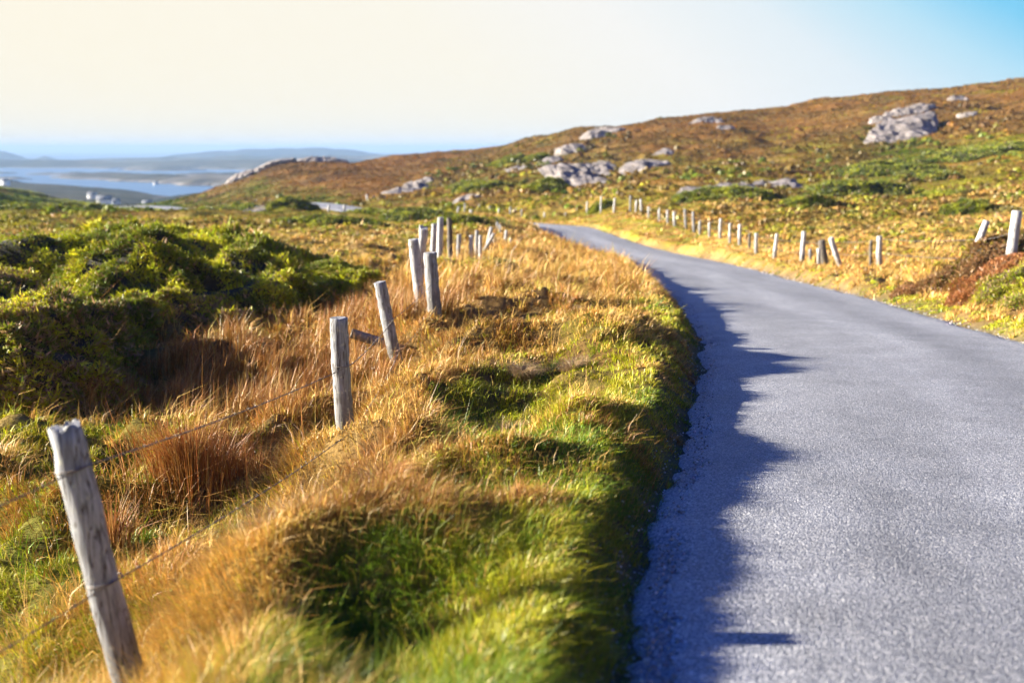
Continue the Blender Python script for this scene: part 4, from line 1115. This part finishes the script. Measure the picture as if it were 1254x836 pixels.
# ------------------------------------------------------------------ barbed wire
def wire(pts, label, group, rad=0.0020, barbs=True, sag=0.03):
    path = []
    for a, b in zip(pts[:-1], pts[1:]):
        L = np.linalg.norm(b - a)
        for t in np.linspace(0, 1, max(6, int(L / 0.05)), endpoint=False):
            p = a + (b - a) * t; p = p.copy(); p[2] -= sag * 4 * t * (1 - t)
            path.append(p)
    path.append(pts[-1])
    path = np.array(path)
    T = np.gradient(path, axis=0); T /= np.linalg.norm(T, axis=1)[:, None]
    S = np.cross(T, [0, 0, 1.0]); S /= np.linalg.norm(S, axis=1)[:, None]; Up = np.cross(S, T)
    V, Q = [], []
    for strand in (0, math.pi):
        o0 = len(V)
        for i, p in enumerate(path):
            ph = i * 0.9 + strand
            c = p + (S[i] * math.cos(ph) + Up[i] * math.sin(ph)) * rad * 0.9
            for j in range(4):
                t = j * math.pi / 2
                V.append(c + (S[i] * math.cos(t) + Up[i] * math.sin(t)) * rad)
        for i in range(len(path) - 1):
            for j in range(4):
                Q.append((o0 + i * 4 + j, o0 + i * 4 + (j + 1) % 4, o0 + (i + 1) * 4 + (j + 1) % 4, o0 + (i + 1) * 4 + j))
    Tr = []
    if barbs:
        for i in range(2, len(path) - 1, 2):
            for sgn in (-1, 1):
                a_ = random.random() * 3
                dr = S[i] * math.cos(a_) + Up[i] * math.sin(a_)
                b0 = len(V)
                c = path[i]
                V += [c + T[i] * rad * 1.2, c - T[i] * rad * 1.2 + Up[i] * rad, c - T[i] * rad * 1.2 - Up[i] * rad, c + dr * sgn * 0.018 + T[i] * 0.004]
                Tr += [(b0, b0 + 1, b0 + 3), (b0 + 1, b0 + 2, b0 + 3), (b0 + 2, b0, b0 + 3)]
            # wrap of the barb round the strands
            b0 = len(V)
            for e in (-1, 1):
                for j in range(6):
                    t = j * math.pi / 3
                    V.append(path[i] + T[i] * e * 0.006 + (S[i] * math.cos(t) + Up[i] * math.sin(t)) * rad * 2.3)
            for j in range(6): Q.append((b0 + j, b0 + (j + 1) % 6, b0 + 6 + (j + 1) % 6, b0 + 6 + j))
    o = mesh_np('barbed_wire', V, quads=Q, tris=Tr if Tr else None, mat=M_WIRE)
    return tag(o, label, 'wire', group)


def on_post(key, frac):
    o, f, ax, L, s, u = near_posts[key]
    return f + ax * L * frac + s * -0.07 * (1 if key != 'p1' else 1)


off0 = np.array([-2.55, 0.9, 0.0])
z_off = float(ground_z(-2.55, 0.9))
GW = 'strands of barbed wire on the left fence'
wu = [off0 + [0, 0, z_off + 0.92], on_post('p1', 0.86), on_post('p2', 0.62), on_post('p3', 0.55), on_post('p4', 0.6)]
wl = [off0 + [0, 0, z_off + 0.42], on_post('p1', 0.47), on_post('p2', 0.10), on_post('p3', 0.18), on_post('p4', 0.2)]
wire(wu, 'upper strand of rusty barbed wire strung from the jagged nearest post', GW)
wire(wl, 'lower strand of rusty barbed wire crossing the middle of the nearest post', GW)
for frz, lab in ((0.85, 'upper strand of thin wire along the right hand fence'), (0.45, 'lower strand of thin wire along the right hand fence')):
    pts = []
    for px, py, d in [(1240, 300, 20), (1196, 306, 21.5), (1077, 333, 31), (1028, 327, 33), (982.5, 316, 37), (948.5, 316, 41), (926.3, 309, 45), (906, 299, 50), (882, 291, 54), (857, 288, 60), (826.5, 276.5, 66)]:
        p = at(px, py, d); p[2] = ground_z(p[0], p[1]) + frz * 1.05
        pts.append(p)
    wire(pts, lab, 'strands of wire on the right fence', 0.0045, False, 0.05)
# dark wraps of wire where each strand is stapled to a post
for key, fr in (('p1', 0.86), ('p1', 0.47), ('p2', 0.62), ('p2', 0.10), ('p3', 0.55)):
    o, f, ax, L, s, u = near_posts[key]
    V, Q = [], []
    rr = 0.0675
    for ring in range(24):
        t = ring / 24 * 2 * math.pi
        c = ax * (L * fr) + (s * math.cos(t) + u * math.sin(t)) * (rr + 0.001)
        nrm = s * math.cos(t) + u * math.sin(t)
        for j in range(4):
            a_ = j * math.pi / 2
            V.append(c + nrm * math.cos(a_) * 0.003 + ax * math.sin(a_) * 0.0035)
    for i in range(24):
        for j in range(4): Q.append((i * 4 + j, i * 4 + (j + 1) % 4, ((i + 1) % 24) * 4 + (j + 1) % 4, ((i + 1) % 24) * 4 + j))
    mesh_np('wire_wrap', V, quads=Q, mat=M_WIRE, parent=o)

# ------------------------------------------------------------------ loose chippings at the edges of the tarmac
def chippings():
    x, y = scatter(110000, 2.2, 40)
    o = road_off(x, y)
    k = (np.abs(o + 0.12) < 0.34 * rng.random(len(x)) ** 1.5 + 0.02)
    x, y = x[k][:14000], y[k][:14000]
    n = len(x)
    sd, rz = road_near(x, y)
    z = np.maximum(ground_z(x, y), np.where(road_off(x, y) < -0.03, rz, -99))
    s = rng.uniform(0.004, 0.011, n) * np.maximum(1, np.hypot(x, y) / 12)
    D = np.array([(1, 0, 0), (0, 1, 0), (-1, 0, 0), (0, -1, 0), (0, 0, 1), (0, 0, -1)], float)
    V = np.stack([x, y, z + s * 0.3], 1)[:, None, :] + D * s[:, None, None] * rng.uniform(0.6, 1.2, (n, 6, 1))
    F8 = np.array([(0, 1, 4), (1, 2, 4), (2, 3, 4), (3, 0, 4), (1, 0, 5), (2, 1, 5), (3, 2, 5), (0, 3, 5)])
    T = (np.arange(n)[:, None, None] * 6 + F8).reshape(-1, 3)
    c = np.repeat(jitter(np.tile([0.30, 0.285, 0.27], (n, 1)), n, 0.4), 6, 0)
    tag(mesh_np('gravel', V.reshape(-1, 3), tris=T, col=c, mat=M_CHIP), kind='stuff')


_t = NT('chipping'); _a = _t.n('ShaderNodeAttribute', attribute_name='Col'); _p = _t.n('ShaderNodeBsdfPrincipled'); _p.inputs['Roughness'].default_value = 0.8
_t.l(_a.outputs[0], _p.inputs['Base Color']); M_CHIP = _t.out(_p.outputs[0])
chippings()

# ------------------------------------------------------------------ sea, islands, far coast
def disc(name, z, y0, y1, half, mat):
    V = [(-half, y0, z), (half, y0, z), (half, y1, z), (-half, y1, z)]
    return mesh_np(name, V, quads=[(0, 1, 2, 3)], mat=mat)


FAR = 24000
tag(disc('sea', SEA_Z, 200, FAR, 14000, M_SEA), kind='structure')


def sea_d(py): return (EYE[2] - SEA_Z) / max((py - 182.0) / F, 1e-4) * 1.0


def coast(name, poly, hmax, seed, cols, mat=None, rough=1.0, res=(220, 60), fall=None):
    """poly: outline of the shore as (px, distance); the land rises inside it"""
    poly = np.array([((px - 627) / F * d, d) for px, d in poly])
    lo, hi = poly.min(0), poly.max(0)
    nx, ny = res
    xs, ys = np.linspace(lo[0] - 5, hi[0] + 5, nx), np.linspace(lo[1] - 5, hi[1] + 5, ny)
    X, Y = np.meshgrid(xs, ys); x, y = X.ravel(), Y.ravel()
    span = max(hi[1] - lo[1], 1)
    wob = 0.07 * span * fbm(x / span * 7, y / span * 7, seed, 4)
    yy = y + wob
    inside = np.zeros(len(x), bool); dmin = np.full(len(x), 1e9)
    for a, b in zip(poly, np.roll(poly, -1, 0)):
        c = ((a[1] > yy) != (b[1] > yy)) & (x < (b[0] - a[0]) * (yy - a[1]) / (b[1] - a[1] + 1e-9) + a[0])
        inside ^= c
        ab = b - a; t = np.clip(((x - a[0]) * ab[0] + (yy - a[1]) * ab[1]) / (ab @ ab), 0, 1)
        dmin = np.minimum(dmin, np.hypot(x - a[0] - t * ab[0], yy - a[1] - t * ab[1]))
    sd = np.where(inside, dmin, -dmin)
    f = fall or span * 0.25
    h = np.where(sd > 0, hmax * (1 - np.exp(-sd / f)) * (0.75 + 0.6 * fbm(x / span * 3.1 * rough, y / span * 3.1 * rough, seed + 3, 5)) + 1.2, -3.0)
    z = SEA_Z + h
    W = [np.exp(2.5 * fbm(x / span * 6, y / span * 9, seed + 20 + 3 * i, 4)) for i in range(len(cols))]
    W = np.array(W) / np.sum(W, 0)
    col = (W.T @ np.array(cols))
    shore = ((sd > 0) & (h < 4))[:, None]
    col = np.where(shore, np.array([0.15, 0.14, 0.13]), col)
    ii = np.arange(nx * ny).reshape(ny, nx)
    q = np.stack([ii[:-1, :-1], ii[:-1, 1:], ii[1:, 1:], ii[1:, :-1]], -1).reshape(-1, 4)
    q = q[(h[q] > 0).any(1)]
    used, inv = np.unique(q, return_inverse=True)
    o = mesh_np(name, np.stack([x, y, z], 1)[used], quads=inv.reshape(-1, 4), col=col[used], mat=mat or M_FARLAND, smooth=True)
    tag(o, kind='structure')
    return o


_t = NT('far_land'); _a = _t.n('ShaderNodeAttribute', attribute_name='Col'); _p = _t.n('ShaderNodeBsdfPrincipled'); _p.inputs['Roughness'].default_value = 1.0; _p.inputs['Specular IOR Level'].default_value = 0.0
_tc = _t.n('ShaderNodeTexCoord'); _n = _t.n('ShaderNodeTexNoise'); _n.inputs['Scale'].default_value = 0.02; _n.inputs['Detail'].default_value = 8; _n.inputs['Roughness'].default_value = 0.7
_t.l(_tc.outputs['Object'], _n.inputs['Vector'])
_t.l(_t.mixc(1.0, _a.outputs[0], _t.ramp(_n.outputs[0], [(0.3, 0.5), (0.7, 1.5)]), 'MULTIPLY'), _p.inputs['Base Color'])
M_FARLAND = _t.out(_p.outputs[0])

MOOR = [(0.035, 0.04, 0.015), (0.06, 0.045, 0.022), (0.025, 0.03, 0.015), (0.11, 0.09, 0.06)]
DARK = [(0.014, 0.022, 0.010), (0.025, 0.025, 0.012), (0.04, 0.035, 0.02)]
FIELD = [(0.035, 0.045, 0.018), (0.055, 0.045, 0.025), (0.02, 0.025, 0.014), (0.16, 0.14, 0.10)]
# near shore below the moor
coast('headland', [(-250, 1650), (-60, 1850), (50, 1760), (100, 1620), (140, 1480), (178, 1340), (212, 1200), (200, 820), (-100, 700), (-300, 700)], 19, 3, MOOR, fall=80)
coast('headland', [(-120, 1450), (-40, 1760), (25, 1760), (52, 1690), (50, 1610), (30, 1490), (-40, 1400)], 17, 5, DARK, fall=50)
coast('headland', [(140, 900), (160, 1090), (215, 1190), (300, 1230), (360, 1150), (360, 850), (200, 800)], 27, 8, DARK, fall=60)
# spit of land in the bay and its rocky neighbour
coast('island', [(62, 2150), (100, 2060), (150, 1900), (210, 1800), (260, 1830), (255, 2100), (180, 2320), (100, 2280)], 15, 11, MOOR, fall=45)
coast('island', [(195, 1850), (230, 1680), (300, 1580), (420, 1580), (420, 2150), (240, 2150)], 17, 14, MOOR + [(0.22, 0.20, 0.19)], fall=45)
coast('island', [(40, 2420), (90, 2350), (150, 2390), (130, 2450), (60, 2470)], 7, 47, MOOR, fall=30)
coast('island', [(-30, 2080), (20, 2020), (48, 2050), (20, 2120)], 8, 48, DARK, fall=30)
coast('island', [(150, 2900), (190, 2800), (240, 2830), (260, 2900), (200, 2980)], 8, 41, MOOR, fall=30)
coast('island', [(205, 2330), (250, 2280), (330, 2300), (330, 2420), (240, 2400)], 9, 43, MOOR, fall=30)
coast('island', [(-40, 2560), (10, 2500), (30, 2540), (0, 2620)], 7, 44, DARK, fall=25)
coast('island', [(95, 1560), (120, 1530), (140, 1550), (118, 1590)], 4, 45, MOOR, fall=15)
# low farmland across the bay
coast('coast', [(-500, 2900), (-150, 3050), (30, 3300), (100, 3200), (130, 3050), (150, 3120), (215, 2980), (240, 3080), (330, 2800), (500, 2900), (700, 3000), (700, 3900), (330, 3800), (200, 3500), (120, 3700), (-200, 3900), (-500, 3800)], 33, 17, FIELD, fall=140)
coast('coast', [(60, 4300), (150, 4150), (300, 4050), (700, 4100), (800, 4700), (400, 4800), (200, 4600), (110, 4500)], 40, 19, FIELD, fall=120)
coast('island', [(-300, 4200), (-60, 4100), (60, 4200), (90, 4350), (60, 4500), (-200, 4600)], 34, 23, FIELD, fall=120)
# hills on the horizon
coast('hills', [(190, 5900), (240, 5700), (330, 5600), (440, 5700), (520, 5950), (470, 6500), (240, 6500)], 74, 29, DARK, rough=0.8, fall=260)
coast('island', [(-60, 5500), (0, 5350), (46, 5500), (30, 5800), (-40, 5800)], 78, 31, DARK, fall=130)
coast('island', [(50, 5600), (66, 5450), (80, 5600), (66, 5850)], 74, 33, DARK, fall=110)

# ------------------------------------------------------------------ houses on the shore
M_WHITE = plain('white_render', (0.80, 0.80, 0.78), 0.8, 0, 0.7, 0.06)
M_SLATE = plain('slate_roof', (0.09, 0.095, 0.11), 0.7, 0, 1.5, 0.3)
M_PANE = plain('window_pane', (0.03, 0.035, 0.045), 0.15)
LANDS = [o for o in bpy.data.objects if o.name.split('.')[0] in ('headland', 'coast', 'island', 'ground')]


def ray_z(x, y):
    best = SEA_Z
    for o in LANDS:
        ok, loc, nrm, i = o.ray_cast(Vector((x, y, 400)), Vector((0, 0, -1)))
        if ok: best = max(best, loc.z)
    return best


def house(px, d, L, Wd, Hh, yaw, label):
    x = (px - 627) / F * d
    z = ray_z(x, d) - 0.4
    r = empty('white_house', (x, d, z)); r.rotation_euler = (0, 0, yaw)
    a, b = L / 2, Wd / 2
    V = [(-a, -b, 0), (a, -b, 0), (a, b, 0), (-a, b, 0), (-a, -b, Hh), (a, -b, Hh), (a, b, Hh), (-a, b, Hh), (-a, 0, Hh + b * 0.8), (a, 0, Hh + b * 0.8)]
    mesh_np('wall', V, quads=[(0, 1, 5, 4), (1, 2, 6, 5), (2, 3, 7, 6), (3, 0, 4, 7)], tris=[(4, 7, 8), (5, 9, 6)], mat=M_WHITE, parent=r)
    e, hb = 0.5, b * 0.8
    Vr = []
    for dz in (0.05, 0.35):
        Vr += [(-a - e, -b - e, Hh - e * 0.8 + dz), (a + e, -b - e, Hh - e * 0.8 + dz), (a + e, 0, Hh + hb + dz), (-a - e, 0, Hh + hb + dz), (a + e, b + e, Hh - e * 0.8 + dz), (-a - e, b + e, Hh - e * 0.8 + dz)]
    mesh_np('roof', Vr, quads=[(6, 7, 8, 9), (9, 8, 10, 11), (1, 0, 3, 2), (2, 3, 5, 4), (0, 1, 7, 6), (4, 5, 11, 10), (1, 2, 8, 7), (2, 4, 10, 8), (3, 0, 6, 9), (5, 3, 9, 11)], mat=M_SLATE, parent=r)
    for k in (-0.55, 0.0, 0.55):
        w = 0.6
        Vw = [(a * k - w, -b - 0.06, 1.0), (a * k + w, -b - 0.06, 1.0), (a * k + w, -b - 0.06, 2.3), (a * k - w, -b - 0.06, 2.3), (a * k - w, -b + 0.02, 1.0), (a * k + w, -b + 0.02, 1.0), (a * k + w, -b + 0.02, 2.3), (a * k - w, -b + 0.02, 2.3)]
        mesh_np('window', Vw, quads=[(0, 1, 2, 3), (0, 4, 5, 1), (3, 2, 6, 7), (1, 5, 6, 2), (0, 3, 7, 4)], mat=M_PANE, parent=r)
    tag(r, label, 'house', 'white houses by the bay')


for a in [(4, 1420, 13, 8, 6.5, 0.2, 'left of two white houses on the dark headland at the photo edge'),
          (13, 1410, 12, 8, 7, -0.3, 'right of two white houses on the dark headland'),
          (132, 960, 13, 9, 6, 0.3, 'largest white house on the near shore below the moor'),
          (118, 1060, 9, 6, 4.5, 0.1, 'small white house left of the largest one on the shore'),
          (146, 985, 7, 5, 3.5, 0.5, 'little white outbuilding right of the largest house'),
          (184, 930, 8, 6, 4, 0.2, 'white cottage at the foot of the dark wooded hillock'),
          (196, 1740, 8, 6, 4, 0.1, 'white house on the rocky neck of land in the bay')]:
    house(*a)

# ------------------------------------------------------------------ air
hz = bpy.data.materials.new('sea_air'); hz.use_nodes = True
nt = hz.node_tree; nt.nodes.clear()
pv = nt.nodes.new('ShaderNodeVolumePrincipled'); pv.inputs['Color'].default_value = (0.27, 0.41, 0.63, 1); pv.inputs['Density'].default_value = 0.00016; pv.inputs['Anisotropy'].default_value = 0.0
no = nt.nodes.new('ShaderNodeOutputMaterial'); nt.links.new(pv.outputs[0], no.inputs['Volume'])
x0, x1, y0, y1, zb, zt = -14500, 14500, -60, FAR + 300, -90, 46
hv = [(x0, y0, zb), (x1, y0, zb), (x1, y1, zb), (x0, y1, zb), (x0, y0, zt), (x1, y0, zt), (x1, y1, zt), (x0, y1, zt)]
tag(mesh_np('haze', hv, quads=[(3, 2, 1, 0), (4, 5, 6, 7), (0, 1, 5, 4), (1, 2, 6, 5), (2, 3, 7, 6), (3, 0, 4, 7)], mat=hz), kind='stuff')

# ------------------------------------------------------------------ light
EL, AZ = R(15.5), R(5)            # sun to the left and a little ahead
sun_dir = Vector((-math.cos(EL) * math.cos(AZ), math.cos(EL) * math.sin(AZ), math.sin(EL)))
ld = bpy.data.lights.new('sun', 'SUN'); ld.energy = 5.0; ld.angle = R(0.5); ld.color = (1.0, 0.90, 0.74)
lo = bpy.data.objects.new('sun', ld); C.objects.link(lo)
lo.rotation_euler = (-sun_dir).to_track_quat('-Z', 'Y').to_euler()

wd = bpy.data.worlds.new('World'); scene.world = wd; wd.use_nodes = True
nt = wd.node_tree; nt.nodes.clear()
sky = nt.nodes.new('ShaderNodeTexSky'); sky.sky_type = 'NISHITA'; sky.sun_disc = False
sky.sun_elevation = EL; sky.sun_rotation = math.atan2(sun_dir.x, sun_dir.y); sky.altitude = 60; sky.air_density = 1.0; sky.dust_density = 0.6; sky.ozone_density = 4.0
# sea haze whitens the lower sky towards the sun and leaves it clear blue away from it
tc = nt.nodes.new('ShaderNodeTexCoord')
dp = nt.nodes.new('ShaderNodeVectorMath'); dp.operation = 'DOT_PRODUCT'; nt.links.new(tc.outputs['Generated'], dp.inputs[0])
v_ = Vector((-0.80, -0.35, -1.05)); dp.inputs[1].default_value = v_
rm = nt.nodes.new('ShaderNodeMapRange'); rm.inputs[1].default_value = -1.3; rm.inputs[2].default_value = 0.2
nt.links.new(dp.outputs['Value'], rm.inputs[0])
rp = nt.nodes.new('ShaderNodeValToRGB'); nt.links.new(rm.outputs[0], rp.inputs[0])
G_ = SKYGAIN = 1.99
el = rp.color_ramp.elements
stops = [(0.0, (0.02, 0.08, 0.22)), (0.25, (0.08, 0.36, 0.64)), (0.345, (0.20, 0.60, 0.87)), (0.38, (0.48, 0.74, 0.88)), (0.43, (0.76, 0.84, 0.88)), (0.50, (0.90, 0.895, 0.86)), (0.60, (0.94, 0.90, 0.78)), (0.8, (0.96, 0.90, 0.74))]
while len(el) < len(stops): el.new(0.5)
for e_, (p_, c_) in zip(el, stops): e_.position = p_; e_.color = (*c_, 1)
sx = nt.nodes.new('ShaderNodeSeparateXYZ'); nt.links.new(tc.outputs['Generated'], sx.inputs[0])
fade = nt.nodes.new('ShaderNodeMapRange'); fade.interpolation_type = 'SMOOTHSTEP'; fade.inputs[1].default_value = 0.22; fade.inputs[2].default_value = 0.42; fade.inputs[3].default_value = 1.0; fade.inputs[4].default_value = 0.0
nt.links.new(sx.outputs[2], fade.inputs[0])
sc_ = nt.nodes.new('ShaderNodeMix'); sc_.data_type = 'RGBA'; sc_.blend_type = 'MULTIPLY'; sc_.inputs[0].default_value = 1.0
nt.links.new(rp.outputs[0], sc_.inputs[6]); sc_.inputs[7].default_value = (G_, G_, G_, 1); sc_.clamp_result = False
mx_ = nt.nodes.new('ShaderNodeMix'); mx_.data_type = 'RGBA'; nt.links.new(fade.outputs[0], mx_.inputs[0])
tn = nt.nodes.new('ShaderNodeMix'); tn.data_type = 'RGBA'; tn.blend_type = 'MULTIPLY'; tn.inputs[0].default_value = 1.0
nt.links.new(sky.outputs[0], tn.inputs[6]); tn.inputs[7].default_value = (0.035, 0.145, 0.44, 1)
nt.links.new(tn.outputs[2], mx_.inputs[6]); nt.links.new(sc_.outputs[2], mx_.inputs[7])
bg = nt.nodes.new('ShaderNodeBackground'); bg.inputs[1].default_value = 0.10
wo = nt.nodes.new('ShaderNodeOutputWorld')
nt.links.new(mx_.outputs[2], bg.inputs[0]); nt.links.new(bg.outputs[0], wo.inputs[0])

# ------------------------------------------------------------------ camera
cd = bpy.data.cameras.new('camera'); co = bpy.data.objects.new('camera', cd); C.objects.link(co)
cd.sensor_width = 36; cd.lens = 36 * F / 1254; cd.clip_start = 0.05; cd.clip_end = 60000
co.location = EYE; co.rotation_euler = (math.pi / 2 - PITCH, 0, 0)
cd.dof.use_dof = True; cd.dof.focus_distance = 8.0; cd.dof.aperture_fstop = 1.35
scene.camera = co

scene.view_settings.view_transform = 'Standard'; scene.view_settings.look = 'None'
scene.view_settings.exposure = 2.4; scene.view_settings.gamma = 1
scene.cycles.use_denoising = True
scene.cycles.max_bounces = 5; scene.cycles.diffuse_bounces = 3; scene.cycles.transmission_bounces = 3; scene.cycles.volume_bounces = 0; scene.cycles.transparent_max_bounces = 4
scene.cycles.use_light_tree = False
